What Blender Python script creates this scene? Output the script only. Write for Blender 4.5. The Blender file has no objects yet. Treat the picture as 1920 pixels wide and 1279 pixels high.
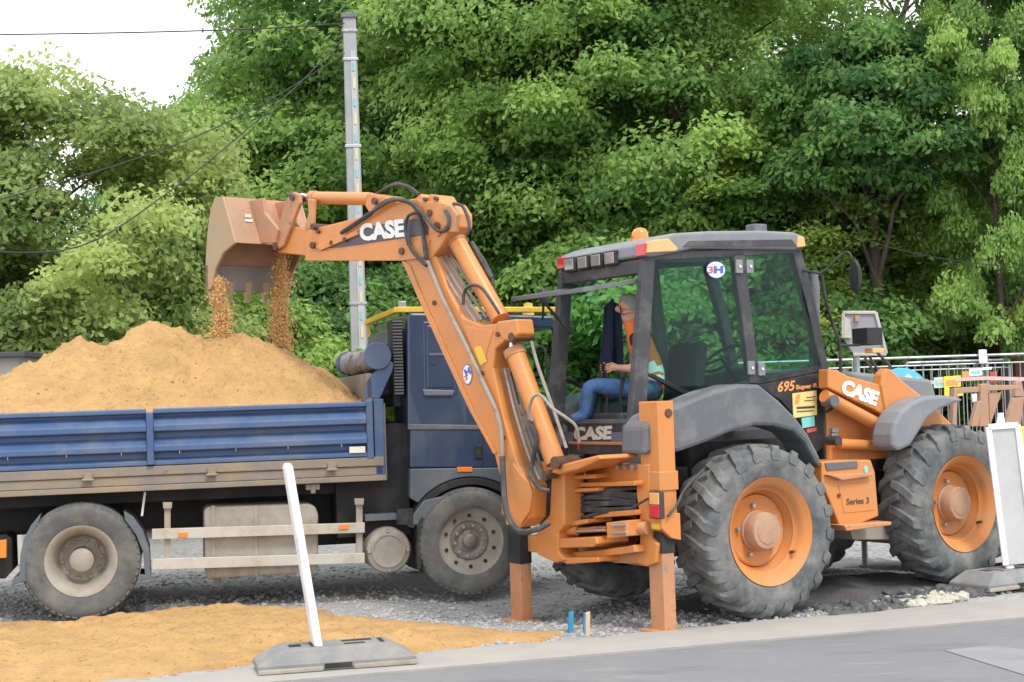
import bpy, bmesh, math, random
import numpy as np
from mathutils import Vector, Matrix, noise
R = math.radians
random.seed(7); np.random.seed(7)
sc = bpy.context.scene
col = sc.collection
# ------------------------------------------------------------------ camera
FPX = 2900.0                       # focal length in photograph pixels (1920 wide)
CAM = Vector((0, 0, 1.75))
PITCH = math.atan((745 - 639.5) / FPX)
ROLL = math.atan(0.033)
_f = Vector((0, math.cos(PITCH), math.sin(PITCH)))
_u0 = Vector((0, -math.sin(PITCH), math.cos(PITCH)))
_X = Vector((1, 0, 0))
_r = _X * math.cos(ROLL) - _u0 * math.sin(ROLL)
_u = _u0 * math.cos(ROLL) + _X * math.sin(ROLL)
cd = bpy.data.cameras.new('camera'); co = bpy.data.objects.new('camera', cd); col.objects.link(co)
cd.sensor_width = 36.0; cd.lens = 36.0 * FPX / 1920.0; cd.clip_end = 2000; cd.clip_start = 0.1
m = Matrix((_r, _u, -_f)).transposed().to_4x4(); m.translation = CAM
co.matrix_world = m
sc.camera = co
# ------------------------------------------------------------------ sky, sun, exposure
SUN_EL, SUN_AZ = R(56), R(150)      # azimuth clockwise from +Y (view direction)
wd = bpy.data.worlds.new('World'); sc.world = wd; wd.use_nodes = True
nt = wd.node_tree; nt.nodes.clear()
out = nt.nodes.new('ShaderNodeOutputWorld'); bg = nt.nodes.new('ShaderNodeBackground')
sky = nt.nodes.new('ShaderNodeTexSky'); sky.sky_type = 'NISHITA'; sky.sun_disc = False
sky.sun_elevation = SUN_EL; sky.sun_rotation = SUN_AZ; sky.dust_density = 2.0
tc = nt.nodes.new('ShaderNodeTexCoord'); mp = nt.nodes.new('ShaderNodeMapping'); mp.inputs['Scale'].default_value = (1, 1, 2.2)
cn = nt.nodes.new('ShaderNodeTexNoise'); cn.inputs['Scale'].default_value = 2.3; cn.inputs['Detail'].default_value = 6; cn.inputs['Roughness'].default_value = .55
cr = nt.nodes.new('ShaderNodeValToRGB'); cr.color_ramp.elements[0].position = .30; cr.color_ramp.elements[1].position = .55
cr.color_ramp.elements[0].color = (.45, .45, .45, 1)
mx = nt.nodes.new('ShaderNodeMix'); mx.data_type = 'RGBA'
mx.inputs[7].default_value = (9.0, 9.3, 9.7, 1)        # high thin cloud
L = nt.links.new
L(tc.outputs['Generated'], mp.inputs[0]); L(mp.outputs[0], cn.inputs['Vector']); L(cn.outputs['Fac'], cr.inputs[0])
L(cr.outputs[0], mx.inputs[0]); L(sky.outputs[0], mx.inputs[6]); L(mx.outputs[2], bg.inputs['Color'])
bg.inputs['Strength'].default_value = 0.115
L(bg.outputs[0], out.inputs['Surface'])
sd = bpy.data.lights.new('sun', 'SUN'); sd.energy = 1.5; sd.angle = R(14); sd.color = (1, .96, .9)
so = bpy.data.objects.new('sun', sd); col.objects.link(so)
sdir = Vector((math.sin(SUN_AZ) * math.cos(SUN_EL), math.cos(SUN_AZ) * math.cos(SUN_EL), math.sin(SUN_EL)))
so.rotation_euler = sdir.to_track_quat('Z', 'Y').to_euler()
sc.view_settings.view_transform = 'Standard'; sc.view_settings.look = 'None'
sc.view_settings.gamma = 1; sc.view_settings.use_curve_mapping = False
sc.view_settings.exposure = 0.8
sc.cycles.max_bounces = 8; sc.cycles.transparent_max_bounces = 16

# ------------------------------------------------------------------ frames and pixel rays
def ray(px, py):
    return _f + _r * ((px - 960) / FPX) + _u * ((639.5 - py) / FPX)
class Frame:
    def __init__(s, o, ang):
        s.M = Matrix.Translation(Vector((o[0], o[1], o[2] if len(o) > 2 else 0))) @ Matrix.Rotation(ang, 4, 'Z')
        s.I = s.M.inverted()
    def hit(s, px, py, axis, val):
        o = s.I @ CAM; d = s.I.to_3x3() @ ray(px, py)
        t = (val - o[axis]) / d[axis]
        return o + d * t
    def y(s, px, py, v): return s.hit(px, py, 1, v)
    def x(s, px, py, v): return s.hit(px, py, 0, v)
    def z(s, px, py, v): return s.hit(px, py, 2, v)
W = Frame((0, 0, 0), 0)
TH = R(32)
_p = CAM + ray(1450, 1000) * 11.8
MF = Frame((_p.x - 1.15 * math.sin(TH), _p.y + 1.15 * math.cos(TH)), TH)      # backhoe: origin under rear axle, x forward, y left
_k = MF.M @ Vector((-1.35, .1, 0))
BF = Frame(_k, R(135))                                                       # boom plane, +y towards the camera
_p = CAM + ray(152, 1057) * 13.06; TT = R(12.7)
TF = Frame((_p.x - 1.2 * math.sin(TT), _p.y + 1.2 * math.cos(TT)), TT)         # truck: origin under rear axle

# ------------------------------------------------------------------ materials
def mat(name, c, rough=.5, metal=0, var=.12, scale=5, dirt=None, damt=.3, dscale=3, bump=0, bscale=60, spec=.5, coat=0, spots=None):
    mt = bpy.data.materials.new(name); mt.use_nodes = True
    n = mt.node_tree.nodes; l = mt.node_tree.links; b = n['Principled BSDF']
    b.inputs['Roughness'].default_value = rough; b.inputs['Metallic'].default_value = metal
    b.inputs['Specular IOR Level'].default_value = spec; b.inputs['Coat Weight'].default_value = coat
    tc = n.new('ShaderNodeTexCoord'); no = n.new('ShaderNodeTexNoise')
    no.inputs['Scale'].default_value = scale; no.inputs['Detail'].default_value = 6; no.inputs['Roughness'].default_value = .65
    l.new(tc.outputs['Object'], no.inputs['Vector'])
    m1 = n.new('ShaderNodeMix'); m1.data_type = 'RGBA'
    m1.inputs[6].default_value = tuple(max(0, x * (1 - var)) for x in c) + (1,)
    m1.inputs[7].default_value = tuple(min(1, x * (1 + var)) for x in c) + (1,)
    l.new(no.outputs['Fac'], m1.inputs[0]); last = m1.outputs[2]
    if dirt:
        n2 = n.new('ShaderNodeTexNoise'); n2.inputs['Scale'].default_value = dscale; n2.inputs['Detail'].default_value = 8; n2.inputs['Roughness'].default_value = .7
        l.new(tc.outputs['Object'], n2.inputs['Vector'])
        rp = n.new('ShaderNodeValToRGB'); rp.color_ramp.elements[0].position = .62 - damt * .4; rp.color_ramp.elements[1].position = .78 - damt * .15
        l.new(n2.outputs['Fac'], rp.inputs[0])
        m2 = n.new('ShaderNodeMix'); m2.data_type = 'RGBA'; m2.inputs[7].default_value = tuple(dirt) + (1,)
        l.new(rp.outputs[0], m2.inputs[0]); l.new(last, m2.inputs[6]); last = m2.outputs[2]
        mr = n.new('ShaderNodeMapRange'); mr.inputs[3].default_value = rough; mr.inputs[4].default_value = min(1, rough + .35)
        l.new(rp.outputs[0], mr.inputs[0]); l.new(mr.outputs[0], b.inputs['Roughness'])
    if spots:
        for (sc_, thr, colr, vec) in spots:
            n4 = n.new('ShaderNodeTexNoise'); n4.inputs['Scale'].default_value = sc_; n4.inputs['Detail'].default_value = 5; n4.inputs['Roughness'].default_value = .7
            mpp = n.new('ShaderNodeMapping'); mpp.inputs['Scale'].default_value = vec; l.new(tc.outputs['Object'], mpp.inputs[0]); l.new(mpp.outputs[0], n4.inputs['Vector'])
            r4 = n.new('ShaderNodeValToRGB'); r4.color_ramp.elements[0].position = thr; r4.color_ramp.elements[1].position = thr + .09
            l.new(n4.outputs['Fac'], r4.inputs[0]); m4 = n.new('ShaderNodeMix'); m4.data_type = 'RGBA'; m4.inputs[7].default_value = tuple(colr) + (1,)
            l.new(r4.outputs[0], m4.inputs[0]); l.new(last, m4.inputs[6]); last = m4.outputs[2]
    l.new(last, b.inputs['Base Color'])
    if bump:
        n3 = n.new('ShaderNodeTexNoise'); n3.inputs['Scale'].default_value = bscale; n3.inputs['Detail'].default_value = 5
        l.new(tc.outputs['Object'], n3.inputs['Vector'])
        bp = n.new('ShaderNodeBump'); bp.inputs['Strength'].default_value = bump; bp.inputs['Distance'].default_value = .02
        l.new(n3.outputs['Fac'], bp.inputs['Height']); l.new(bp.outputs[0], b.inputs['Normal'])
    return mt
def glass(name, tint, alpha_mix=.12, rough=.02):
    mt = bpy.data.materials.new(name); mt.use_nodes = True
    n = mt.node_tree.nodes; l = mt.node_tree.links; n.clear()
    o = n.new('ShaderNodeOutputMaterial'); t = n.new('ShaderNodeBsdfTransparent'); g = n.new('ShaderNodeBsdfGlossy')
    t.inputs[0].default_value = tuple(tint) + (1,); g.inputs['Roughness'].default_value = rough
    fr = n.new('ShaderNodeLayerWeight'); fr.inputs[0].default_value = .5
    pw = n.new('ShaderNodeMath'); pw.operation = 'POWER'; pw.inputs[1].default_value = 3.5; l.new(fr.outputs['Facing'], pw.inputs[0])
    mr = n.new('ShaderNodeMath'); mr.operation = 'MULTIPLY_ADD'; mr.inputs[1].default_value = .35; mr.inputs[2].default_value = alpha_mix*.3
    l.new(pw.outputs[0], mr.inputs[0])
    mx = n.new('ShaderNodeMixShader'); l.new(mr.outputs[0], mx.inputs[0]); l.new(t.outputs[0], mx.inputs[1]); l.new(g.outputs[0], mx.inputs[2])
    l.new(mx.outputs[0], o.inputs[0]); return mt
def emis_lens(name, c, rough=.15):
    return mat(name, c, rough, 0, .1, 30, coat=.6)
DUST = (.42, .36, .28); MUD = (.22, .17, .12)
M = dict(
 orange=mat('orange_paint', (.62, .225, .052), .36, 0, .12, 3, (.50, .235, .09), .42, 2.5, .06, 40, coat=.15, spots=[(14, .66, (.20, .10, .05), (1, 1, 1)), (9, .64, (.33, .19, .10), (2.5, 2.5, .5)), (60, .70, (.10, .07, .05), (1, 1, 1))]),
 rimorange=mat('rim_orange_paint', (.60, .22, .055), .6, 0, .12, 4, (.47, .25, .12), .45, 3, .05, 40, spots=[(20, .64, (.30, .17, .10), (1, 1, 1))]),
 orange_worn=mat('worn_orange_paint', (.58, .24, .10), .5, 0, .15, 4, (.36, .22, .13), .6, 3, .12, 40, spots=[(18, .60, (.16, .10, .07), (1, 1, 1)), (40, .62, (.30, .27, .24), (1, 1, .6))]),
 bucket=mat('bucket_steel', (.50, .24, .14), .48, .1, .18, 4, (.34, .24, .15), .62, 2.5, .15, 40),
 bucket_dusty=mat('dusty_bucket_side', (.37, .28, .17), .6, .1, .15, 5, (.48, .28, .16), .4, 2.5, .15, 40),
 lip=mat('bare_lip_steel', (.22, .21, .20), .5, .5, .2, 6, (.35, .24, .15), .5, 4, .1, 40),
 grey=mat('grey_plastic', (.115, .12, .13), .55, 0, .1, 6, (.22, .215, .21), .35, 3, .05, 120),
 greylight=mat('light_grey_plastic', (.20, .205, .22), .5, 0, .08, 6, (.28, .27, .26), .35, 3, .05, 120),
 dark=mat('dark_frame_paint', (.045, .045, .05), .5, 0, .2, 8, (.14, .13, .12), .3, 4),
 black=mat('black_rubber', (.018, .018, .02), .6, 0, .2, 8, (.09, .085, .08), .3, 5),
 hose=mat('hose_rubber', (.035, .037, .04), .5, 0, .2, 8, (.13, .12, .11), .35, 8, .2, 200),
 wirehose=mat('guarded_hose', (.34, .33, .30), .45, .3, .2, 30, (.2, .18, .15), .3, 8, .5, 220),
 tyre=mat('tyre_rubber', (.07, .078, .084), .75, 0, .25, 6, (.25, .245, .225), .6, 4, .15, 90),
 tyre_dusty=mat('dusty_tyre_rubber', (.085, .088, .088), .85, 0, .2, 5, (.20, .19, .17), .5, 3.5, .15, 90),
 hub=mat('dusty_hub', (.40, .22, .14), .7, 0, .15, 10, (.45, .30, .2), .5, 6, .2, 60),
 chrome=mat('chrome_rod', (.75, .75, .76), .15, 1, .05),
 steel=mat('galvanised_steel', (.42, .43, .45), .42, .7, .15, 12, (.3, .28, .25), .3, 5),
 pin=mat('rusty_pin', (.13, .075, .05), .6, .4, .3, 20),
 white=mat('white_paint', (.78, .78, .77), .5, 0, .05, 6, (.5, .48, .45), .3, 4),
 whitedecal=mat('white_decal', (.80, .79, .76), .45, 0, .04),
 offwhite=mat('cream_letter', (.68, .66, .58), .5, 0, .05),
 purple=mat('dark_stripe_decal', (.085, .07, .085), .45, 0, .1),
 bluegrey=mat('blue_grey_decal', (.14, .155, .20), .45, 0, .1),
 yellow=mat('yellow_paint', (.75, .47, .04), .45, 0, .1, 6, (.5, .36, .12), .3, 4),
 cream=mat('cream_sticker', (.80, .62, .25), .5, 0, .05),
 decalorange=mat('orange_decal', (.78, .32, .09), .5, 0, .05),
 teal=mat('teal_sticker', (.20, .62, .58), .5, 0, .05),
 red=mat('red_decal', (.65, .08, .05), .4, 0, .05),
 blue=mat('blue_decal', (.06, .12, .50), .45, 0, .1),
 ink=mat('dark_ink', (.06, .055, .05), .5),
 redlens=emis_lens('red_lens', (.60, .02, .03)),
 amber=emis_lens('amber_lens', (.85, .22, .02)),
 amberlens=emis_lens('orange_lens', (.80, .38, .13)),
 clearlens=mat('clear_lens', (.30, .30, .29), .15, .3, .1, 40, coat=.6),
 bedblue=mat('bed_blue_paint', (.052, .10, .215), .42, 0, .2, 3, (.12, .15, .21), .4, 2, .05, 30, spots=[(10, .64, (.20, .17, .13), (.4, 1, 1)), (45, .68, (.22, .12, .07), (1, 1, 1))]),
 bedrust=mat('dusty_bed_rail', (.20, .185, .165), .65, .1, .2, 5, (.33, .25, .16), .55, 3, .1, 40, spots=[(12, .62, (.19, .09, .05), (.4, 1, 1))]),
 cabblue=mat('cab_blue_paint', (.028, .052, .105), .30, 0, .1, 3, (.06, .075, .11), .35, 1.5, coat=.4),
 cabgrey=mat('cab_grey_skirt', (.10, .12, .14), .5, 0, .1, 4, (.17, .165, .155), .4, 3),
 chassis=mat('black_chassis', (.012, .012, .013), .7, 0, .3, 6, (.06, .055, .05), .4, 3),
 dusty=mat('dusty_metal', (.36, .33, .28), .6, .1, .15, 5, (.26, .22, .17), .5, 3, .05, 50),
 alu=mat('dusty_aluminium', (.52, .50, .44), .5, .3, .12, 6, (.38, .32, .23), .5, 3),
 tarp=mat('tarp_cloth', (.22, .225, .24), .7, 0, .3, 9, (.27, .21, .15), .55, 5, .8, 25),
 glass_green=glass('green_tinted_glass', (.68, .85, .81), .05),
 glass_clear=glass('rear_glass', (.93, .96, .95), .05),
 glass_truck=glass('truck_glass', (.78, .90, .86), .08),
 seat=mat('seat_fabric', (.03, .03, .035), .9, 0, .2, 20),
 skin=mat('skin', (.55, .27, .19), .5, 0, .1, 12),
 hair=mat('grey_hair', (.30, .28, .25), .8, 0, .3, 60, bump=.5, bscale=120),
 vest=mat('orange_vest', (.85, .16, .03), .7, 0, .12, 15, bump=.3, bscale=25),
 tshirt=mat('dark_tshirt', (.025, .03, .05), .9, 0, .2, 15, bump=.3, bscale=25),
 jeans=mat('blue_jeans', (.06, .13, .30), .9, 0, .25, 15, (.03, .05, .1), .4, 5, .3, 40),
 khaki=mat('khaki_cloth', (.42, .36, .25), .9, 0, .15, 15, bump=.3, bscale=25),
 reflect=mat('reflective_band', (.85, .86, .84), .35, .0, .05),
 concrete=mat('pole_concrete', (.33, .335, .345), .85, 0, .12, 5, (.26, .26, .26), .4, 3, .2, 60),
 rubber_grey=mat('grey_recycled_base', (.20, .20, .20), .8, 0, .12, 8, (.30, .28, .25), .45, 4, .25, 90),
 bark=mat('bark', (.075, .055, .042), .95, 0, .35, 8, (.13, .11, .09), .4, 4, .8, 30),
 wood=mat('brown_timber', (.16, .075, .04), .8, 0, .3, 6, bump=.3, bscale=30),
 plaster=mat('pale_plaster', (.5, .47, .42), .9, 0, .1),
 roofdark=mat('dark_roof', (.06, .06, .065), .7, 0, .2),
 skyblue=mat('light_blue_sign', (.12, .55, .80), .4, 0, .06),
 signyellow=mat('yellow_sign', (.82, .66, .05), .5, 0, .05),
 cable=mat('black_cable', (.03, .03, .033), .6),
 peg=mat('blue_peg_paint', (.03, .24, .42), .6, 0, .2, 20, (.4, .35, .25), .3, 10),
 rawwood=mat('raw_wood', (.55, .42, .24), .8, 0, .2, 20),
 fork=mat('worn_fork_paint', (.44, .24, .15), .6, .1, .2, 5, (.36, .27, .2), .5, 3, .1, 40),
 checked=mat('checked_cloth', (.022, .028, .06), .9, 0, .4, 25),
)

# ------------------------------------------------------------------ mesh builder
class MB:
    def __init__(s, F=W): s.F = F; s.v = []; s.f = []
    def add(s, vs, fs):
        o = len(s.v); s.v += [Vector(v) for v in vs]; s.f += [tuple(i + o for i in f) for f in fs]; return s
    def box(s, a, b):
        x0, y0, z0 = [min(p, q) for p, q in zip(a, b)]; x1, y1, z1 = [max(p, q) for p, q in zip(a, b)]
        return s.add([(x0,y0,z0),(x1,y0,z0),(x1,y1,z0),(x0,y1,z0),(x0,y0,z1),(x1,y0,z1),(x1,y1,z1),(x0,y1,z1)],
              [(0,3,2,1),(4,5,6,7),(0,1,5,4),(1,2,6,5),(2,3,7,6),(3,0,4,7)])
    def prism(s, pts, off):
        """polygon of 3-D points extruded by vector off"""
        n = len(pts); off = Vector(off); p = [Vector(q) for q in pts]
        nv = Vector((0,0,0))
        for i in range(n): nv += p[i].cross(p[(i+1) % n])
        if nv.dot(off) > 0: p.reverse()
        return s.add(p + [q + off for q in p], [tuple(range(n)), tuple(range(2*n-1, n-1, -1))] + [(i, i+n, (i+1) % n + n, (i+1) % n) for i in range(n)])
    def plate(s, px, axis, val, depth):
        """pixel outline on the frame's plane axis=val, extruded by depth along that axis"""
        off = [0,0,0]; off[axis] = depth
        return s.prism([s.F.hit(a, b, axis, val) for a, b in px], off)
    def tube(s, pts, r, n=10, closed_ends=True, sub=0):
        p = [Vector(q) for q in pts]
        rr = r if isinstance(r, (list, tuple)) else [r] * len(p)
        if sub:
            q = []; q2 = []
            for i in range(len(p) - 1):
                a, b, c, d = p[max(i-1,0)], p[i], p[i+1], p[min(i+2, len(p)-1)]
                for k in range(sub):
                    t = k / sub
                    q.append(.5*((2*b) + (c-a)*t + (2*a-5*b+4*c-d)*t*t + (3*b-a-3*c+d)*t**3)); q2.append(rr[i]*(1-t)+rr[i+1]*t)
            q.append(p[-1]); q2.append(rr[-1]); p = q; rr = q2
        vs = []; fs = []; up = None
        for i in range(len(p)):
            t = (p[min(i+1, len(p)-1)] - p[max(i-1, 0)]).normalized()
            if up is None: up = t.orthogonal().normalized()
            up = (up - t * up.dot(t)).normalized(); sd = t.cross(up)
            for k in range(n):
                a = 2*math.pi*k/n; vs.append(p[i] + (up*math.cos(a) + sd*math.sin(a)) * rr[i])
        for i in range(len(p)-1):
            for k in range(n):
                fs.append((i*n+k, i*n+(k+1) % n, (i+1)*n+(k+1) % n, (i+1)*n+k))
        if closed_ends: fs += [tuple(range(n-1, -1, -1)), tuple(range((len(p)-1)*n, len(p)*n))]
        return s.add(vs, fs)
    def bar(s, a, b, w, h, up=(0,0,1)):
        a, b = Vector(a), Vector(b); t = (b-a).normalized(); up = Vector(up)
        sd = t.cross(up).normalized(); u = sd.cross(t); sd *= w/2; u *= h/2
        return s.add([a-sd-u, a+sd-u, a+sd+u, a-sd+u, b-sd-u, b+sd-u, b+sd+u, b-sd+u],
             [(0,1,2,3),(7,6,5,4),(1,0,4,5),(2,1,5,6),(3,2,6,7),(0,3,7,4)])
    def lathe(s, prof, c, axis=1, n=32, sgn=1):
        """profile of (radius, offset along axis)"""
        c = Vector(c); vs = []; fs = []
        for (r, h) in prof:
            for k in range(n):
                a = 2*math.pi*k/n; e = [0,0,0]; e[axis] = h*sgn
                e[(axis+1) % 3] += r*math.cos(a); e[(axis+2) % 3] += r*math.sin(a)
                vs.append(c + Vector(e))
        m_ = len(prof)
        for i in range(m_-1):
            for k in range(n):
                q = (i*n+k, i*n+(k+1) % n, (i+1)*n+(k+1) % n, (i+1)*n+k)
                fs.append(q if sgn < 0 else q[::-1])
        return s.add(vs, fs)
    def build(s, name, mt, parent=None, bevel=0, smooth=False, seg=2):
        me = bpy.data.meshes.new(name)
        X = s.F.M
        if parent is not None:
            X = parent['_I'] @ X if False else ROOTI[parent.name] @ X
        me.from_pydata([X @ v for v in s.v], [], s.f)
        bm = bmesh.new(); bm.from_mesh(me); bmesh.ops.recalc_face_normals(bm, faces=bm.faces); bm.to_mesh(me); bm.free()
        me.materials.append(M[mt] if isinstance(mt, str) else mt)
        if smooth:
            me.polygons.foreach_set('use_smooth', [True]*len(me.polygons))
        o = bpy.data.objects.new(name, me); col.objects.link(o)
        if parent is not None: o.parent = parent; ROOTI[o.name] = ROOTI[parent.name]
        if bevel:
            b = o.modifiers.new('bevel', 'BEVEL'); b.width = bevel; b.segments = seg; b.limit_method = 'ANGLE'; b.angle_limit = R(35)
        if smooth:
            try: me.set_sharp_from_angle(angle=R(42))
            except Exception: pass
        return o
ROOTI = {}
def thing(name, F, label, cat, group=None, loc=None):
    o = bpy.data.objects.new(name, None); col.objects.link(o); o.empty_display_size = .2
    Mx = F.M.copy()
    if loc is not None: Mx = Mx @ Matrix.Translation(loc)
    o.matrix_world = Mx
    ROOTI[o.name] = Mx.inverted(); tag(o, label, cat, group); return o
def tag(o, label=None, cat=None, group=None, kind=None):
    if label: o['label'] = label
    if cat: o['category'] = cat
    if group: o['group'] = group
    if kind: o['kind'] = kind
    return o
def text_geo(body, bold=.02, ext=.5):
    cu = bpy.data.curves.new('t', 'FONT'); cu.body = body; cu.size = 1; cu.offset = bold; cu.extrude = ext; cu.resolution_u = 3
    ob = bpy.data.objects.new('t', cu); col.objects.link(ob)
    dg = bpy.context.evaluated_depsgraph_get(); me = bpy.data.meshes.new_from_object(ob.evaluated_get(dg))
    vs = [v.co.copy() for v in me.vertices]; fs = [tuple(p.vertices) for p in me.polygons]
    bpy.data.objects.remove(ob); bpy.data.meshes.remove(me)
    x0 = min(v.x for v in vs); x1 = max(v.x for v in vs); y0 = min(v.y for v in vs); y1 = max(v.y for v in vs)
    return [((v.x-x0)/(x1-x0), (v.y-y0)/(y1-y0), 1 if v.z > 0 else 0) for v in vs], fs
def lettering(body, F, axis, val, p0, p1, p2, mt, parent, out_dir, name='lettering', bold=.03, shear=0):
    """text whose baseline runs p0->p1 and whose height runs p0->p2 (pixels on plane), standing 4 mm proud along out_dir"""
    vs, fs = text_geo(body, bold)
    a = F.hit(*p0, axis, val); ex = F.hit(*p1, axis, val) - a; ey = F.hit(*p2, axis, val) - a
    o = Vector((0,0,0)); o[axis] = out_dir
    mb = MB(F); mb.add([a + ex*(x + shear*y) + ey*y + o*(.004*z - .001) for x, y, z in vs], fs)
    return mb.build(name, mt, parent)
def disc_plate(F, axis, val, c, rx, rz, depth, n=28, ang=0):
    """elliptic plate around local point c"""
    mb = MB(F); pts = []
    for k in range(n):
        a = 2*math.pi*k/n; u, w = rx*math.cos(a), rz*math.sin(a)
        u, w = u*math.cos(ang)-w*math.sin(ang), u*math.sin(ang)+w*math.cos(ang)
        p = Vector(c); p[axis] = val
        p[0 if axis == 1 else 1] += u; p[2] += w; pts.append(p)
    off = [0,0,0]; off[axis] = depth
    return mb.prism(pts, off)
# ================================================================== SETTING
def smooth(a, b, x):
    t = min(1, max(0, (x-a)/(b-a))); return t*t*(3-2*t)
A1, B1 = W.z(800, 1225, 0), W.z(1860, 1127, 0)
A2, B2 = W.z(780, 1256, 0), W.z(1920, 1158, 0)
d1 = (B1-A1).normalized(); n1 = Vector((-d1.y, d1.x, 0))
d2 = (B2-A2).normalized()
SL = MF.M @ Vector((-.8, .98, 0))         # left stabiliser foot
FWX = MF.y(1812, 925, -1.12).x
FR = MF.M @ Vector((FWX, -.9, 0)); FL = MF.M @ Vector((FWX, .9, 0)); RR = MF.M @ Vector((0, -.93, 0))
def gz(x, y):
    s = (Vector((x, y, 0)) - A1).dot(n1)
    if s < -.6: return -.15
    n = noise.noise((x*.9, y*.9, 0))*.025 + noise.noise((x*3.1, y*3.1, 4))*.012 + noise.noise((x*9, y*9, 2))*.006
    far = smooth(5, 9, y-12)
    h = n*(1-far*.6) - .015
    h -= .15*math.exp(-((x-SL.x)**2/1.2 + (y-SL.y)**2/.5))
    h += .07*math.exp(-((x-FR.x)**2 + (y-FR.y)**2)/.8)
    h += .05*far
    return h - .14*smooth(.05, -.45, s)
xs = sorted(set([-400, -200, -100, -50, -30, -20, -14] + [round(-9 + .1*i, 2) for i in range(190)] + [11, 13, 16, 20, 30, 50, 100, 200, 400]))
ys = sorted(set([-30, -10, 2, 6, 8] + [round(9 + .09*i, 2) for i in range(100)] + [18.5, 19.5, 21, 23, 26, 30, 36, 45, 60, 90, 140, 250, 500]))
vs = [(x, y, gz(x, y)) for y in ys for x in xs]; nx = len(xs)
fs = [(j*nx+i, j*nx+i+1, (j+1)*nx+i+1, (j+1)*nx+i) for j in range(len(ys)-1) for i in range(nx-1)]
def gravel_material():
    mt = mat('gravel_ground', (.30, .295, .29), .95, 0, .3, 40)
    n = mt.node_tree.nodes; l = mt.node_tree.links; b = n['Principled BSDF']
    tc = n.new('ShaderNodeTexCoord'); sx = n.new('ShaderNodeSeparateXYZ'); l.new(tc.outputs['Object'], sx.inputs[0])
    vo = n.new('ShaderNodeTexVoronoi'); vo.inputs['Scale'].default_value = 24; l.new(tc.outputs['Object'], vo.inputs['Vector'])
    rp = n.new('ShaderNodeValToRGB'); rp.color_ramp.elements[0].color = (.16, .157, .152, 1); rp.color_ramp.elements[1].color = (.40, .395, .39, 1)
    sp = n.new('ShaderNodeSeparateColor'); l.new(vo.outputs['Color'], sp.inputs[0]); l.new(sp.outputs[0], rp.inputs[0])
    big = n.new('ShaderNodeTexNoise'); big.inputs['Scale'].default_value = .9; big.inputs['Detail'].default_value = 6; l.new(tc.outputs['Object'], big.inputs['Vector'])
    r2 = n.new('ShaderNodeValToRGB'); r2.color_ramp.elements[0].position = .42; r2.color_ramp.elements[1].position = .6
    l.new(big.outputs['Fac'], r2.inputs[0])
    m1 = n.new('ShaderNodeMix'); m1.data_type = 'RGBA'; l.new(r2.outputs[0], m1.inputs[0]); l.new(rp.outputs[0], m1.inputs[6]); m1.inputs[7].default_value = (.32, .312, .30, 1)
    # grass and leaf litter beyond the site
    gn = n.new('ShaderNodeTexNoise'); gn.inputs['Scale'].default_value = 1.5; gn.inputs['Detail'].default_value = 8; l.new(tc.outputs['Object'], gn.inputs['Vector'])
    gr = n.new('ShaderNodeValToRGB'); gr.color_ramp.elements[0].color = (.03, .06, .015, 1); gr.color_ramp.elements[1].color = (.09, .10, .04, 1); l.new(gn.outputs['Fac'], gr.inputs[0])
    mr = n.new('ShaderNodeMapRange'); mr.inputs[1].default_value = 21.5; mr.inputs[2].default_value = 23; l.new(sx.outputs[1], mr.inputs[0])
    m2 = n.new('ShaderNodeMix'); m2.data_type = 'RGBA'; l.new(mr.outputs[0], m2.inputs[0]); l.new(m1.outputs[2], m2.inputs[6]); l.new(gr.outputs[0], m2.inputs[7])
    l.new(m2.outputs[2], b.inputs['Base Color'])
    bp = n.new('ShaderNodeBump'); bp.inputs['Distance'].default_value = .02; bp.inputs['Strength'].default_value = .8
    l.new(vo.outputs['Distance'], bp.inputs['Height']); bp.invert = True; l.new(bp.outputs[0], b.inputs['Normal'])
    return mt
M['gravel'] = gravel_material()
mb = MB(); mb.add(vs, fs); tag(mb.build('ground', 'gravel', smooth=True), 'grey gravel building ground running back to the park', kind='structure')

def asphalt(name, c0, c1):
    mt = mat(name, c0, .85, 0, .12, 1.2, c1, .5, .7, .5, 160, spots=[(90, .62, (.28, .28, .28), (1, 1, 1)), (70, .66, (.10, .10, .105), (1, 1, 1)), (1.6, .54, (.165, .165, .17), (.5, 1.6, 1)), (3.2, .60, (.27, .255, .235), (.35, 1.4, 1))])
    return mt
M['asphalt'] = asphalt('asphalt', (.19, .19, .198), (.225, .22, .218))
M['band'] = mat('dusty_concrete_edge', (.32, .305, .285), .9, 0, .12, 3, (.37, .34, .29), .5, 2, .3, 130)
# road: sheet on the camera's side of the edge strip
mb = MB()
e0, e1_ = A2 - d2*70, A2 + d2*70
far_n = Vector((d2.y, -d2.x, 0))
mb.add([e0 + Vector((0,0,-.012)), e0 + far_n*30 + Vector((0,0,-.012)), e1_ + far_n*30 + Vector((0,0,-.012)), e1_ + Vector((0,0,-.012))], [(0,1,2,3)])
tag(mb.build('road', 'asphalt'), 'grey asphalt road in the foreground', kind='structure')
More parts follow.
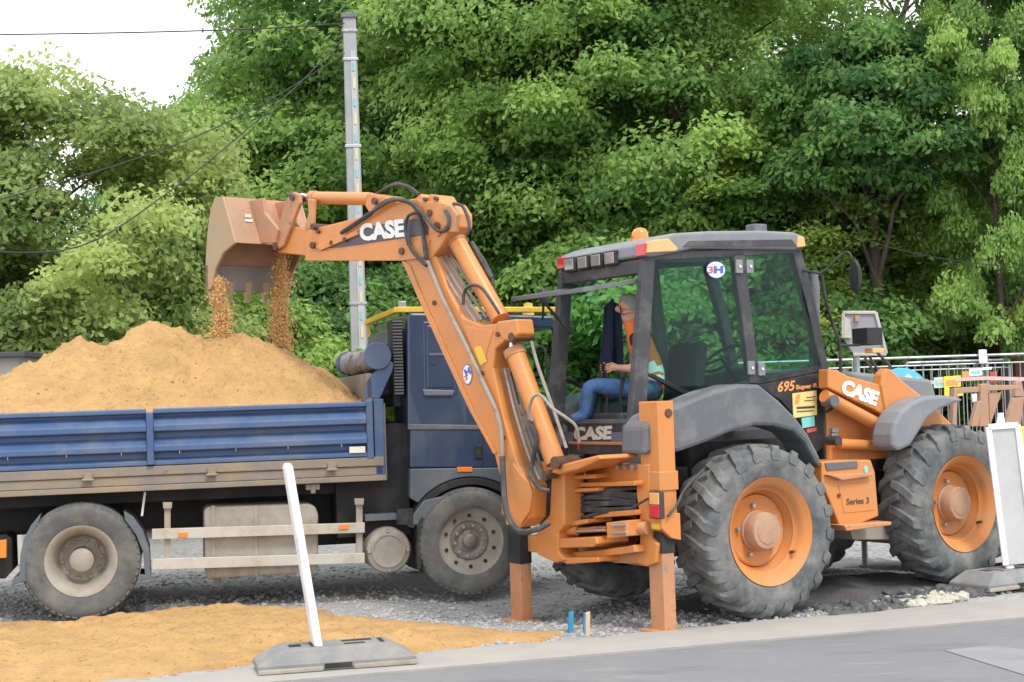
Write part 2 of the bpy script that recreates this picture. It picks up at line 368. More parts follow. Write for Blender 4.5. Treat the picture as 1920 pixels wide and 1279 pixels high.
# concrete edge strip with a broken far side
mb = MB(); N = 700; top = []; bot = []
for i in range(N+1):
    t = -9 + 20*i/N
    w = noise.noise((t*1.3, 0, 0))*.10 + noise.noise((t*6, 3, 0))*.05 + noise.noise((t*21, 7, 0))*.02
    p = A1 + d1*t + n1*w; q = A2 + d2*(t*1.0) - Vector((d2.y, -d2.x, 0))*0 + far_n*(noise.noise((t*2, 9, 0))*.012)
    top.append(p); bot.append(q)
vs = []; fs = []
for i in range(N+1):
    vs += [bot[i] + Vector((0,0,-.03)), bot[i] + Vector((0,0,.004)), bot[i].lerp(top[i], .5) + Vector((0,0,.012+noise.noise((i*.05,1,1))*.004)), top[i] + Vector((0,0,.006)), top[i] + n1*.015 + Vector((0,0,-.16))]
for i in range(N):
    for k in range(4): fs.append((i*5+k, (i+1)*5+k, (i+1)*5+k+1, i*5+k+1))
mb.add(vs, fs); tag(mb.build('kerb_strip', 'band', smooth=True), 'pale dusty concrete strip along the road edge', kind='structure')
# pale worn marking on the road
M['marking'] = mat('worn_road_marking', (.255, .255, .255), .8, 0, .1, 6, (.20, .20, .205), .75, 2.5)
mb = MB(); mb.add([W.z(a, b, -.008) for a, b in [(1770, 1219), (1860, 1210), (2150, 1250), (2150, 1330), (2000, 1290), (1900, 1259)]], [(0,1,2,3,4,5)])
tag(mb.build('road_marking', 'marking'), 'faint worn pale marking on the asphalt', kind='structure')

# ---- spilled sand on the ground
def sand_material():
    mt = mat('sand', (.46, .275, .105), .95, 0, .2, 2.2, (.34, .205, .085), .5, 4, .9, 45)
    n = mt.node_tree.nodes; l = mt.node_tree.links; b = n['Principled BSDF']
    tc = n.new('ShaderNodeTexCoord'); no = n.new('ShaderNodeTexNoise'); no.inputs['Scale'].default_value = 26; no.inputs['Detail'].default_value = 4
    l.new(tc.outputs['Object'], no.inputs['Vector']); rp = n.new('ShaderNodeValToRGB'); rp.color_ramp.elements[0].position = .60; rp.color_ramp.elements[1].position = .70
    l.new(no.outputs['Fac'], rp.inputs[0]); mx = n.new('ShaderNodeMix'); mx.data_type = 'RGBA'; mx.inputs[7].default_value = (.25, .145, .06, 1)
    src = b.inputs['Base Color'].links[0].from_socket; l.new(rp.outputs[0], mx.inputs[0]); l.new(src, mx.inputs[6]); l.new(mx.outputs[2], b.inputs['Base Color'])
    return mt
M['sand'] = sand_material()
sand_poly = [(-150, 1172), (0, 1168), (150, 1166), (300, 1150), (420, 1141), (600, 1143), (640, 1158), (760, 1163), (900, 1180), (960, 1188), (1050, 1188), (1000, 1197), (930, 1207), (820, 1217), (740, 1226), (620, 1232), (480, 1242), (330, 1262), (150, 1275), (-150, 1290)]
sp = [W.z(a, b, 0) for a, b in sand_poly]
def inside(x, y):
    c = False; n = len(sp); dmin = 9
    for i in range(n):
        a, b = sp[i], sp[(i+1) % n]
        if (a.y > y) != (b.y > y) and x < (b.x-a.x)*(y-a.y)/(b.y-a.y)+a.x: c = not c
        e = b-a; t = max(0, min(1, ((x-a.x)*e.x+(y-a.y)*e.y)/e.length_squared))
        dmin = min(dmin, math.hypot(x-a.x-e.x*t, y-a.y-e.y*t))
    return dmin if c else -dmin
gx = np.arange(-5.2, .9, .03); gy = np.arange(9.3, 13.6, .03)
vs = []
for y in gy:
    for x in gx:
        d = inside(x, y) + noise.noise((x*2.5, y*2.5, 1))*.12 + noise.noise((x*8, y*8, 1))*.04
        s = (Vector((x, y, 0))-A1).dot(n1)
        base = max(gz(x, y), 0.0 if s < .02 else -9)
        tr = math.sin(((x*.25+y*.97)*9) + noise.noise((x*.6, y*.6, 0))*3)*.02*(.5+noise.noise((x*.8, y*.8, 8)))
        rough = noise.fractal((x*3.0, y*5, 3), .7, 2.0, 6)*.045
        vs.append((x, y, base + (min(.075, .03+d*.11) + (tr + rough)*smooth(0, .5, d) if d > 0 else max(-.12, d*.5))))
nx = len(gx); fs = [(j*nx+i, j*nx+i+1, (j+1)*nx+i+1, (j+1)*nx+i) for j in range(len(gy)-1) for i in range(nx-1)]
mb = MB(); mb.add(vs, fs); tag(mb.build('sand_spill', 'sand', smooth=True), 'yellow sand spread over the gravel beside the truck', kind='structure')

# ---- loose stones
def stones(name, n, region, smin, smax, mt, label, seed=1):
    rnd = random.Random(seed)
    t = (1+5**.5)/2
    ico = [Vector(v).normalized() for v in [(-1,t,0),(1,t,0),(-1,-t,0),(1,-t,0),(0,-1,t),(0,1,t),(0,-1,-t),(0,1,-t),(t,0,-1),(t,0,1),(-t,0,-1),(-t,0,1)]]
    fi = [(0,11,5),(0,5,1),(0,1,7),(0,7,10),(0,10,11),(1,5,9),(5,11,4),(11,10,2),(10,7,6),(7,1,8),(3,9,4),(3,4,2),(3,2,6),(3,6,8),(3,8,9),(4,9,5),(2,4,11),(6,2,10),(8,6,7),(9,8,1)]
    mb = MB(); V = []; Fc = []
    while n > 0:
        x, y = region(rnd)
        if x is None: continue
        s = smin + (smax-smin)*rnd.random()**3; z = gz(x, y)
        sc3 = Vector((rnd.uniform(.7, 1.3), rnd.uniform(.7, 1.3), rnd.uniform(.45, .85)))*s
        rot = Matrix.Rotation(rnd.uniform(0, 6.28), 3, 'Z')
        o = len(V)
        for v in ico:
            k = rnd.uniform(.75, 1.2); V.append(rot @ Vector((v.x*sc3.x*k, v.y*sc3.y*k, v.z*sc3.z*k)) + Vector((x, y, z+sc3.z*.3)))
        Fc += [tuple(i+o for i in f) for f in fi]; n -= 1
    mb.v = V; mb.f = Fc
    return tag(mb.build(name, mt), label, kind='stuff')
M['stone'] = mat('crushed_stone', (.34, .335, .33), .9, 0, .4, 9)
M['rubble'] = mat('pale_rubble', (.46, .43, .36), .9, 0, .35, 9)
M['clod'] = mat('dark_asphalt_clod', (.10, .10, .10), .9, 0, .35, 9)
def reg_gravel(r):
    p = W.z(r.uniform(-50, 1960), 1060 + 150*r.random(), 0)
    if (p-A1).dot(n1) < .06 or inside(p.x, p.y) > .05: return None, None
    return p.x, p.y
stones('gravel_stones', 9000, reg_gravel, .008, .03, 'stone', 'loose crushed grey stone lying over the site', 3)
def reg_px(x0, x1, y0, y1):
    def f(r):
        p = W.z(r.uniform(x0, x1), r.uniform(y0, y1), 0)
        return (None, None) if (p-A1).dot(n1) < .04 else (p.x, p.y)
    return f
def reg_line(t0, t1, w):
    def f(r):
        p = A1 + d1*r.uniform(t0, t1) + n1*(.05 + abs(r.gauss(0, w))); return p.x, p.y
    return f
T0 = (W.z(1530, 1130, 0)-A1).dot(d1); T1 = (W.z(1745, 1118, 0)-A1).dot(d1); T2 = (W.z(1830, 1118, 0)-A1).dot(d1)
stones('pale_rubble', 420, reg_line(T0+.5, T1, .10), .012, .06, 'rubble', 'pale broken concrete rubble between the backhoe wheels', 5)
stones('dark_clods', 700, reg_line(T0-.2, T2, .3), .01, .06, 'clod', 'dark broken asphalt crumbs beside the backhoe wheels', 6)
# dark spoil heap between the wheels
M['spoil'] = mat('dark_spoil', (.085, .083, .082), .95, 0, .35, 6, (.15, .145, .14), .4, 4, .8, 60)
gx = np.arange(-.9, 3.6, .05); gy = np.arange(-1.3, 1.1, .05); vs = []
for y in gy:
    for x in gx:
        w = MF.M @ Vector((x, y, 0)); e = max(0, 1-((x-1.25)/1.75)**2)*max(0, 1-((y+.15)/1.1)**2)
        h = e*(.14 + .07*noise.fractal((x*2, y*2, 5), 1, 2, 5)) - .05
        if (w-A1).dot(n1) < .12: h = -.2
        vs.append(MF.M @ Vector((x, y, gz(w.x, w.y)+h)))
nx = len(gx); fs = [(j*nx+i, j*nx+i+1, (j+1)*nx+i+1, (j+1)*nx+i) for j in range(len(gy)-1) for i in range(nx-1)]
mb = MB(); mb.add(vs, fs); tag(mb.build('spoil_mound', 'spoil', smooth=True), 'low mound of dark loosened asphalt under the backhoe', kind='structure')

# ================================================================== TREES
def leaf_material(name, c0, c1):
    mt = bpy.data.materials.new(name); mt.use_nodes = True; n = mt.node_tree.nodes; l = mt.node_tree.links; n.clear()
    o = n.new('ShaderNodeOutputMaterial'); at = n.new('ShaderNodeAttribute'); at.attribute_name = 'tone'
    oi = n.new('ShaderNodeObjectInfo'); ad = n.new('ShaderNodeMath'); ad.operation = 'MULTIPLY_ADD'; ad.inputs[1].default_value = .25; 
    l.new(oi.outputs['Random'], ad.inputs[0]); l.new(at.outputs['Fac'], ad.inputs[2])
    sb = n.new('ShaderNodeMath'); sb.operation = 'SUBTRACT'; sb.inputs[1].default_value = .12; l.new(ad.outputs[0], sb.inputs[0])
    rp = n.new('ShaderNodeValToRGB'); rp.color_ramp.elements[0].color = c0 + (1,); rp.color_ramp.elements[1].color = c1 + (1,)
    l.new(sb.outputs[0], rp.inputs[0])
    d = n.new('ShaderNodeBsdfPrincipled'); d.inputs['Roughness'].default_value = .5; d.inputs['Specular IOR Level'].default_value = .3
    t = n.new('ShaderNodeBsdfTranslucent'); hs = n.new('ShaderNodeHueSaturation'); hs.inputs['Value'].default_value = 1.5; hs.inputs['Hue'].default_value = .485
    l.new(rp.outputs[0], d.inputs['Base Color']); l.new(rp.outputs[0], hs.inputs['Color']); l.new(hs.outputs[0], t.inputs[0])
    mx = n.new('ShaderNodeMixShader'); mx.inputs[0].default_value = .48; l.new(d.outputs[0], mx.inputs[1]); l.new(t.outputs[0], mx.inputs[2]); l.new(mx.outputs[0], o.inputs[0])
    return mt
LEAF = [leaf_material('linden_leaf', (.08, .155, .04), (.42, .51, .17)), leaf_material('maple_leaf', (.06, .16, .035), (.36, .52, .14)),
        leaf_material('deep_green_leaf', (.045, .13, .035), (.25, .43, .12)), leaf_material('yellow_green_leaf', (.085, .185, .03), (.44, .55, .13))]
def crown_mesh(seed, Rr, z0, z1, nc, nl, leaf=.12, shape=.6, droop=.1):
    rg = np.random.default_rng(seed)
    H = z1-z0; t = rg.random(nc)**.85; ang = rg.random(nc)*2*np.pi
    rad = Rr*np.sin(np.pi*np.clip(.06+t*.92, 0, 1)**.8)**shape
    rf = np.sqrt(rg.random(nc)*.6+.4)*(.8+.4*rg.random(nc))
    lob = 1+.18*np.sin(ang*3+seed)+.12*np.sin(ang*5+t*7+seed)
    C = np.stack([np.cos(ang)*rad*rf*lob, np.sin(ang)*rad*rf*lob, z0+t*H], 1)
    crr = (.45+.55*rg.random(nc))*Rr*.2+.22
    ctone = np.clip(rg.normal(.5, .24, nc)+.15*(rf-.7), 0, 1)
    idx = np.repeat(np.arange(nc), nl); n = len(idx)
    d = rg.normal(size=(n, 3)); d /= np.linalg.norm(d, axis=1)[:, None]
    d[:, 2] = np.where(d[:, 2] < -.25, -d[:, 2]*.6, d[:, 2])
    rr = crr[idx]*(.35+.65*rg.random(n)**.5)
    outw = C.copy(); outw[:, 2] = 0; outw /= (np.linalg.norm(outw, axis=1)[:, None]+1e-6)
    P = C[idx] + d*rr[:, None]*np.array([1.05, 1.05, .85])
    hd = np.linalg.norm((P-C[idx])[:, :2], axis=1); P[:, 2] -= droop*hd**1.5
    nrm = d*.6 + outw[idx]*.55 + np.array([0, 0, .5]) + rg.normal(size=(n, 3))*.6
    nrm /= np.linalg.norm(nrm, axis=1)[:, None]
    tg = np.cross(nrm, rg.normal(size=(n, 3))); tg /= np.linalg.norm(tg, axis=1)[:, None]
    bt = np.cross(nrm, tg); s = leaf*(.65+.7*rg.random(n))[:, None]
    V = np.empty((n, 4, 3)); V[:, 0] = P-tg*s*.6; V[:, 1] = P+bt*s*.36-nrm*s*.12; V[:, 2] = P+tg*s*.75-nrm*s*.16; V[:, 3] = P-bt*s*.36-nrm*s*.12
    tone = np.clip(ctone[idx]+rg.normal(0, .13, n), 0, 1)
    me = bpy.data.meshes.new('crown'); me.vertices.add(n*4); me.vertices.foreach_set('co', V.reshape(-1))
    me.loops.add(n*6); me.polygons.add(n*2)
    base = np.arange(n)[:, None]*4
    li = (base + np.array([0, 1, 2, 0, 2, 3])).reshape(-1)
    me.loops.foreach_set('vertex_index', li.astype(np.int32)); me.polygons.foreach_set('loop_start', np.arange(0, n*6, 3, dtype=np.int32))
    at = me.attributes.new('tone', 'FLOAT', 'POINT'); at.data.foreach_set('value', np.repeat(tone, 4).astype(np.float32))
    me.update(calc_edges=True); me.validate()
    return me, C
def trunk_geo(seed, C, z1, r0, lean=0, limbs=12):
    rnd = random.Random(seed); mb = MB()
    top = z1*.86; pts = []
    for i in range(9):
        t = i/8; pts.append((math.sin(t*3+seed)*.12*t*2+lean*t*t, math.cos(t*2.3+seed)*.12*t*2, -.3+t*(top+.3)))
    rs = [r0*(1.35 if i == 0 else 1)*(1-.85*(i/8)**1.1) for i in range(9)]
    mb.tube(pts, rs, 9, sub=3)
    order = list(range(len(C))); rnd.shuffle(order)
    for k in order[:limbs]:
        c = Vector(C[k]); h = max(.18*top, min(top*.95, c.z - (c.xy.length)*rnd.uniform(.45, .9)))
        t = h/top; i = min(7, int(t*8)); a = Vector(pts[i]).lerp(Vector(pts[i+1]), t*8-i)
        r = r0*(1-.8*t)*.42
        mid = a.lerp(c, .5) + Vector((rnd.uniform(-.3, .3), rnd.uniform(-.3, .3), .12*(c-a).length))
        mb.tube([a, a.lerp(mid, .5)+Vector((0,0,.03)), mid, c], [r, r*.75, r*.5, r*.12], 6, sub=3)
    return mb
CR = {}
def crown_kind(k):
    if k in CR: return CR[k]
    prm = dict(linden=dict(seed=11, Rr=3.1, z0=.5, z1=6.5, nc=230, nl=560, leaf=.08, shape=.45),
               mid=dict(seed=17, Rr=3.7, z0=.8, z1=8.4, nc=330, nl=430, leaf=.092, shape=.5),
               maple=dict(seed=23, Rr=4.3, z0=2.8, z1=14.0, nc=480, nl=470, leaf=.088, shape=.6),
               young=dict(seed=29, Rr=2.7, z0=2.2, z1=11.5, nc=250, nl=460, leaf=.088, shape=.55),
               tall=dict(seed=37, Rr=4.0, z0=2.0, z1=16.5, nc=420, nl=310, leaf=.11, shape=.5),
               slim=dict(seed=41, Rr=2.3, z0=1.6, z1=12.5, nc=230, nl=470, leaf=.086, shape=.5),
               polled=dict(seed=71, Rr=2.0, z0=4.7, z1=7.0, nc=95, nl=420, leaf=.09, shape=.5),
               back=dict(seed=53, Rr=5.0, z0=.4, z1=17.0, nc=420, nl=300, leaf=.135, shape=.4),
               shrub=dict(seed=61, Rr=1.7, z0=.1, z1=3.0, nc=120, nl=330, leaf=.082, shape=.5))[k]
    me, C = crown_mesh(**prm); CR[k] = (me, C, prm); return CR[k]
def tree(name, kind, px, D, leaf, label, group, sxy=1, sz=1, rot=0, r0=.2, limbs=14, trunk=True):
    me, C, prm = crown_kind(kind)
    x = (ray(px, 700)*D).x
    if not me.materials: me.materials.append(LEAF[leaf])
    t = thing(name, Frame((x, D, gz(x, D) if D < 60 else .05), rot), label, 'tree' if kind != 'shrub' else 'shrub', group)
    c = bpy.data.objects.new('crown', me); col.objects.link(c); c.parent = t
    c.material_slots[0].link = 'OBJECT'; c.material_slots[0].material = LEAF[leaf]
    if kind != 'shrub':
        mb = trunk_geo(int(px+D), C, prm['z1'], r0, 0, limbs)
        mb.F = Frame((x, D, 0), rot); o = mb.build('trunk', 'bark', t, smooth=True)
        o.parent = t
    t.scale = (sxy, sxy, sz)
    return t
PARK = 'trees of the park behind the site'
tree('linden_tree', 'linden', 105, 22.5, 0, 'olive green rounded linden at the left edge behind the sand heap', PARK, .95, .98, .3)
tree('linden_tree', 'linden', -170, 24, 0, 'olive green linden cut off by the left edge of the picture', PARK, 1.0, .95, 2.0)
tree('broadleaf_tree', 'mid', 430, 30, 1, 'mid green spreading tree left of the concrete pole', PARK, .75, .88, 1.1, .22)
tree('broadleaf_tree', 'mid', 320, 36, 2, 'dark green tree seen in the gap behind the linden', PARK, .7, .85, .4)
tree('broadleaf_tree', 'mid', 640, 33, 1, 'tall bright green tree just left of the concrete pole top', PARK, .9, 1.15, 2.2, .25)
tree('broadleaf_tree', 'tall', 770, 32, 1, 'tall green tree right of the concrete pole', PARK, 1.0, 1.0, 3.9, .25)
tree('broadleaf_tree', 'back', 930, 38, 2, 'dark tree behind the elbow of the backhoe arm', PARK, 1.0, 1.0, 1.5, .3)
tree('maple_tree', 'maple', 1275, 27, 1, 'large maple with dark forked trunk above the backhoe cab', PARK, .9, 1.0, .2, .30, 26)
tree('maple_tree', 'young', 1030, 28, 1, 'fresh green maple between the arm and the cab', PARK, 1.1, 1.1, 4.2, .2)
tree('maple_tree', 'young', 1540, 26, 3, 'yellow green maple crown right of the cab roof', PARK, .85, .62, 2.7, .2)
tree('slim_tree', 'polled', 1665, 24, 2, 'slim tree with thick dark trunk behind the loose sign', PARK, .9, 1.0, 1.2, .23)
tree('slim_tree', 'slim', 1885, 23, 1, 'slender young maple with pale thin trunk on the right', PARK, .5, .95, 0.5, .12)
tree('slim_tree', 'slim', 1990, 24, 2, 'slim green tree at the right edge by the timber hut', PARK, .8, .98, 3.3, .16)
tree('broadleaf_tree', 'back', 130, 46, 2, 'far dark tree behind the two lindens', PARK, .7, .36, .7, .3)
tree('broadleaf_tree', 'back', 640, 46, 2, 'far dark tree directly behind the concrete pole', PARK, 1.1, .62, 2.9, .3)
tree('broadleaf_tree', 'back', 1180, 44, 2, 'far dark tree filling behind the large maple', PARK, 1.2, 1.05, 3.6, .3)
tree('broadleaf_tree', 'back', 1560, 45, 2, 'far dark tree behind the yellow green maple crown', PARK, .8, .6, 5.1, .3)
tree('broadleaf_tree', 'back', 2060, 44, 2, 'far dark tree behind the timber hut', PARK, .9, .56, 1.9, .3)
tree('broadleaf_tree', 'back', -150, 44, 2, 'far dark tree beyond the left edge lindens', PARK, .8, .38, 4.4, .3)
SHR = 'undergrowth shrubs along the park edge'
for i, (px, D, s, lf, lb) in enumerate([(190, 25, 1.0, 0, 'leafy shrub low behind the left slope of the sand heap'), (330, 24, 1.1, 2, 'dark shrub behind the sand heap peak'),
        (470, 23, 1.0, 1, 'green shrub behind the falling sand'), (600, 26.5, 1.25, 2, 'dark shrub behind the tarp roll'), (760, 26, 1.2, 2, 'dark shrub behind the truck cab'),
        (960, 26, 1.2, 1, 'green shrub behind the backhoe boom'), (1130, 25, 1.3, 1, 'green shrub seen through the open rear of the cab'), (1330, 25, 1.3, 1, 'green shrub seen through the cab side window'),
        (1480, 25, 1.2, 2, 'dark shrub seen through the cab front window'), (1600, 27, 1.0, 2, 'dark shrub behind the upturned sign'), (1740, 26, .9, 1, 'green shrub behind the fence middle'), (1860, 27, .9, 2, 'dark shrub behind the fence by the timber hut'), (1690, 28, 1.5, 2, 'tall dark shrub behind the thick dark trunk'), (1800, 28.5, 1.6, 1, 'tall green shrub behind the slender maple')]):
    tree('shrub', 'shrub', px, D, lf, lb, SHR, s, s, i*1.3)
# bare branched snag against the sky at upper right
mb = MB(); bx = (ray(1700, 100)*30).x
mb.tube([(bx-.6, 30, 7), (bx-.3, 30, 8.2), (bx+.1, 30, 9.2), (bx+.3, 30, 10.5)], [.09, .07, .05, .02], 6, sub=3)
rnd = random.Random(4)
for i in range(26):
    z = rnd.uniform(7.4, 10); s = rnd.choice((-1, 1)); a = Vector((bx-.3+.4*(z-8)/2, 30, z)); l_ = rnd.uniform(.5, 1.5)
    mb.tube([a, a+Vector((s*l_*.5, rnd.uniform(-.4, .4), l_*.5)), a+Vector((s*l_, rnd.uniform(-.6, .6), l_*.75))], [.028, .016, .005], 5, sub=2)
t = thing('bare_tree', Frame((bx-.6, 30, 0), 0), 'leafless tree top against the sky at upper right', 'tree')
mb.tube([(bx-.9, 30, -.2), (bx-.7, 30, 4), (bx-.6, 30, 7)], [.2, .14, .09], 7, sub=3)
mb.build('trunk', 'bark', t, smooth=True)
# ================================================================== BACKHOE LOADER
BH = thing('backhoe_loader', MF, 'orange and grey backhoe loader on its stabilisers, tipping its bucket over the truck', 'excavator')
def P(name, mb, mt, parent=None, bevel=.006, smooth=False): return mb.build(name, mt, parent or BH, bevel, smooth)
def wheel(F, c, r, w, rimr, root, sgn=-1, steer=0, lugs=20, big=True, mats=('tyre', 'rimorange', 'hub')):
    """sgn -1: outer face towards -y"""
    Fw = Frame((0,0,0), 0); Fw.M = F.M @ Matrix.Translation(Vector(c)) @ Matrix.Rotation(steer, 4, 'Z'); Fw.I = Fw.M.inverted()
    wh = MB(Fw); h = w/2
    # wheel disc is the part; tyre, rim ring and hub are its pieces
    disc = [(.0, h*.10), (rimr*.62, h*.10), (rimr*.66, h*.16), (rimr*.70, h*.12), (rimr*.72, -h*.3)]
    wh.lathe(disc, (0,0,0), 1, 40, sgn); wd_ = wh.build('wheel', mats[1], root, 0, True)
    t = MB(Fw)
    prof = [(rimr*.98, -h*.80), (rimr*1.06, -h*.92), (r*.80, -h*1.0), (r*.90, -h*.95), (r*.945, -h*.78), (r*.955, 0), (r*.945, h*.78), (r*.90, h*.95), (r*.80, h*1.0), (rimr*1.10, h*.93), (rimr*1.04, h*.86), (rimr*.98, h*.80)]
    t.lathe(prof, (0,0,0), 1, 56, sgn)
    for k in range(lugs):
        for side in (-1, 1):
            a0 = 2*math.pi*(k + (.5 if side > 0 else 0))/lugs
            sec = [(-.05, 0.0), (h*.45, .10), (h*.86, .19), (h*1.0, .215), (h*1.03, .22)]
            rad = [r*1.0, r*.998, r*.985, r*.935, r*.86]; rin = [r*.94, r*.94, r*.925, r*.88, r*.82]
            wv = [.055, .06, .066, .066, .05]
            vs = []; fs = []
            for (yy, da), ro, ri, wa in zip(sec, rad, rin, wv):
                for (rr, dd) in ((ri, -wa*1.25), (ro, -wa*.8), (ro, wa*.8), (ri, wa*1.25)):
                    a = a0 + da + dd
                    vs.append((math.cos(a)*rr, yy*side, math.sin(a)*rr))
            for i in range(4):
                for q in range(3): fs.append((i*4+q, i*4+q+1, i*4+4+q+1, i*4+4+q))
            fs += [(0,1,2,3), (19,18,17,16)]
            t.add(vs, fs)
    t.build('tyre', mats[0], wd_, 0, True)
    rm = MB(Fw)
    rm.lathe([(rimr*.72, -h*.3), (rimr*.72, h*.12), (rimr*.80, h*.30), (rimr*.80, h*.42), (rimr*.87, h*.55), (rimr*.88, h*.66), (rimr*.95, h*.78), (rimr*1.03, h*.90), (rimr*1.05, h*.93), (rimr*1.05, h*.84), (rimr*.97, h*.74)], (0,0,0), 1, 48, sgn)
    rm.build('rim', mats[1], wd_, 0, True)
    hb = MB(Fw)
    hb.lathe([(rimr*.40, 0), (rimr*.40, h*.18), (rimr*.37, h*.22), (rimr*.365, h*.62), (rimr*.34, h*.70), (rimr*.25, h*.71), (rimr*.245, h*.73), (0, h*.735)], (0,0,0), 1, 32, sgn)
    hb.build('hub', mats[2], wd_, 0, True)
    for k in range(5):
        a = 2*math.pi*k/5+.5; b = MB(Fw)
        b.lathe([(0, h*.26), (.017, h*.26), (.018, h*.1)], (math.cos(a)*rimr*.5, 0, math.sin(a)*rimr*.5), 1, 6, sgn); b.build('wheel_bolt', 'steel', wd_)
    b = MB(Fw); a = -.6; b.tube([(math.cos(a)*rimr*.83, sgn*h*.45, math.sin(a)*rimr*.83), (math.cos(a)*rimr*.78, sgn*h*.75, math.sin(a)*rimr*.78)], .012, 6); b.build('valve', 'pin', wd_)
    return wd_
RW = .67
wheel(MF, (0, -.93, RW-.01), RW, .44, .395, BH, -1)
wheel(MF, (0, .93, RW-.02), RW, .44, .395, BH, 1)
fz = RW + .06
wheel(MF, (FWX, -.90, fz), RW, .42, .385, BH, -1, R(3))
wheel(MF, (FWX, .90, fz-.04), RW, .42, .385, BH, 1, R(3))
# chassis, axles, belly
mb = MB(MF); mb.box((-.95, -.38, .62), (FWX+.4, .38, 1.05)); mb.box((.5, -.5, .55), (1.5, .5, .9)); P('chassis', mb, 'chassis')
mb = MB(MF); mb.tube([(0, -.72, RW), (0, .72, RW)], .12, 12); mb.box((-.2, -.2, .42), (.2, .2, .9)); P('rear_axle', mb, 'dark')
mb = MB(MF); mb.tube([(FWX, -.7, fz), (FWX, .7, fz)], .09, 12); P('front_axle', mb, 'dark')
mb = MB(MF); mb.plate([(1590, 985), (1668, 985), (1668, 1012), (1600, 1012)], 1, -.8, .8); P('belly_guard', mb, 'dusty')
# rear fenders
fo = [(1208, 852), (1210, 800), (1228, 778), (1278, 757), (1336, 733), (1385, 720), (1425, 721), (1461, 750), (1493, 782), (1516, 813), (1538, 856), (1541, 880), (1530, 868), (1512, 832), (1490, 810), (1454, 799), (1415, 798), (1368, 811), (1329, 828), (1276, 847)]
mb = MB(MF); mb.plate(fo, 1, -1.0, .3); P('rear_fender', mb, 'grey', None, .045)
pts = [MF.y(a, b, -1.0) for a, b in fo]
mb = MB(MF); mb.prism([(p.x, 1.0, p.z) for p in pts], (0, -.42, 0)); P('rear_fender', mb, 'grey', None, .03)
mb = MB(MF); x0 = MF.y(1276, 847, -.6).x; mb.box((x0+.1, -.60, .95), (.78, .60, 1.35)); P('inner_wheel_arch', mb, 'chassis')
# front fenders
ff = [(1656, 838), (1655, 815), (1660, 793), (1672, 772), (1692, 754), (1718, 744), (1750, 741), (1775, 744), (1792, 750), (1770, 758), (1745, 768), (1722, 785), (1705, 812), (1690, 836), (1668, 846)]
ff = [(a_+18, b_) for a_, b_ in ff]
mb = MB(MF); mb.plate(ff, 1, -1.05, .24); P('front_fender', mb, 'greylight', None, .03)
pts = [MF.y(a, b, -1.05) for a, b in ff]
mb = MB(MF); mb.prism([(p.x, 1.05, p.z) for p in pts], (0, -.36, 0)); P('front_fender', mb, 'greylight', None, .03)

# ---------------------------------------------------------------- cab
CY = -.60
xr = MF.y(1212, 780, CY).x; xf = MF.y(1550, 780, CY).x
mb = MB(MF); mb.box((xr+.06, -.56, 1.02), (xf-.05, .56, 1.16)); cab = P('cab', mb, 'dark', None, .01)
def both(name, px, mt, depth=.055, bevel=.008, far=True):
    mb = MB(MF); mb.plate(px, 1, CY, depth); o = mb.build(name, mt, cab, bevel)
    if far:
        mb = MB(MF); mb.prism([(p.x, -CY, p.z) for p in [MF.y(a, b, CY) for a, b in px]], (0, -depth, 0)); mb.build(name, mt, cab, bevel)
    return o
both('rear_pillar', [(1207, 486), (1229, 484), (1216, 700), (1213, 792), (1183, 797)], 'dark', .07)
both('middle_pillar', [(1373, 474), (1397, 474), (1411, 600), (1426, 712), (1406, 720), (1393, 610)], 'dark')
both('front_pillar', [(1486, 470), (1502, 468), (1530, 570), (1554, 690), (1558, 835), (1545, 845), (1541, 700), (1515, 580)], 'dark', .07)
both('top_rail', [(1207, 486), (1215, 474), (1500, 462), (1502, 474), (1400, 480), (1229, 489)], 'dark', .06)
both('window_rail', [(1214, 702), (1224, 700), (1305, 741), (1403, 713), (1408, 721), (1303, 751)], 'black', .045)
both('door_rail', [(1404, 718), (1420, 711), (1542, 684), (1543, 696), (1424, 721)], 'black', .045)
both('window_pane', [(1228, 486), (1376, 477), (1394, 610), (1407, 716), (1303, 745), (1214, 704)], 'glass_green', .006, 0)
both('door_pane', [(1397, 479), (1487, 473), (1516, 580), (1541, 688), (1425, 715), (1411, 600)], 'glass_green', .006, 0)
both('lower_pane', [(1214, 712), (1297, 750), (1260, 775), (1213, 790)], 'glass_green', .006, 0)
both('lower_side_panel', [(1420, 722), (1544, 697), (1546, 838), (1530, 850), (1500, 790), (1465, 752)], 'black', .04)
for (a, b) in ((1384, 500), (1404, 500), (1407, 690), (1426, 692)):
    p = MF.y(a, b, CY); mb = MB(MF); mb.box((p.x-.035, CY-.02, p.z-.055), (p.x+.035, CY+.01, p.z+.055)); mb.build('hinge', 'greylight', cab, .006)
    mb = MB(MF); mb.tube([(p.x, CY-.03, p.z), (p.x, CY-.015, p.z)], .012, 8); mb.build('hinge_bolt', 'chrome', cab)
# windscreen and rear header
pA = MF.y(1494, 472, CY); pB = MF.y(1548, 690, CY)
mb = MB(MF); mb.prism([(pA.x, -.55, pA.z), (pB.x, -.55, pB.z), (pB.x, .55, pB.z), (pA.x, .55, pA.z)], (.006, 0, 0)); mb.build('windscreen', 'glass_green', cab)
pr = MF.y(1208, 490, CY)
mb = MB(MF); mb.box((pr.x, -.56, pr.z-.09), (pr.x+.08, .56, pr.z+.02)); mb.build('rear_header', 'dark', cab, .01)
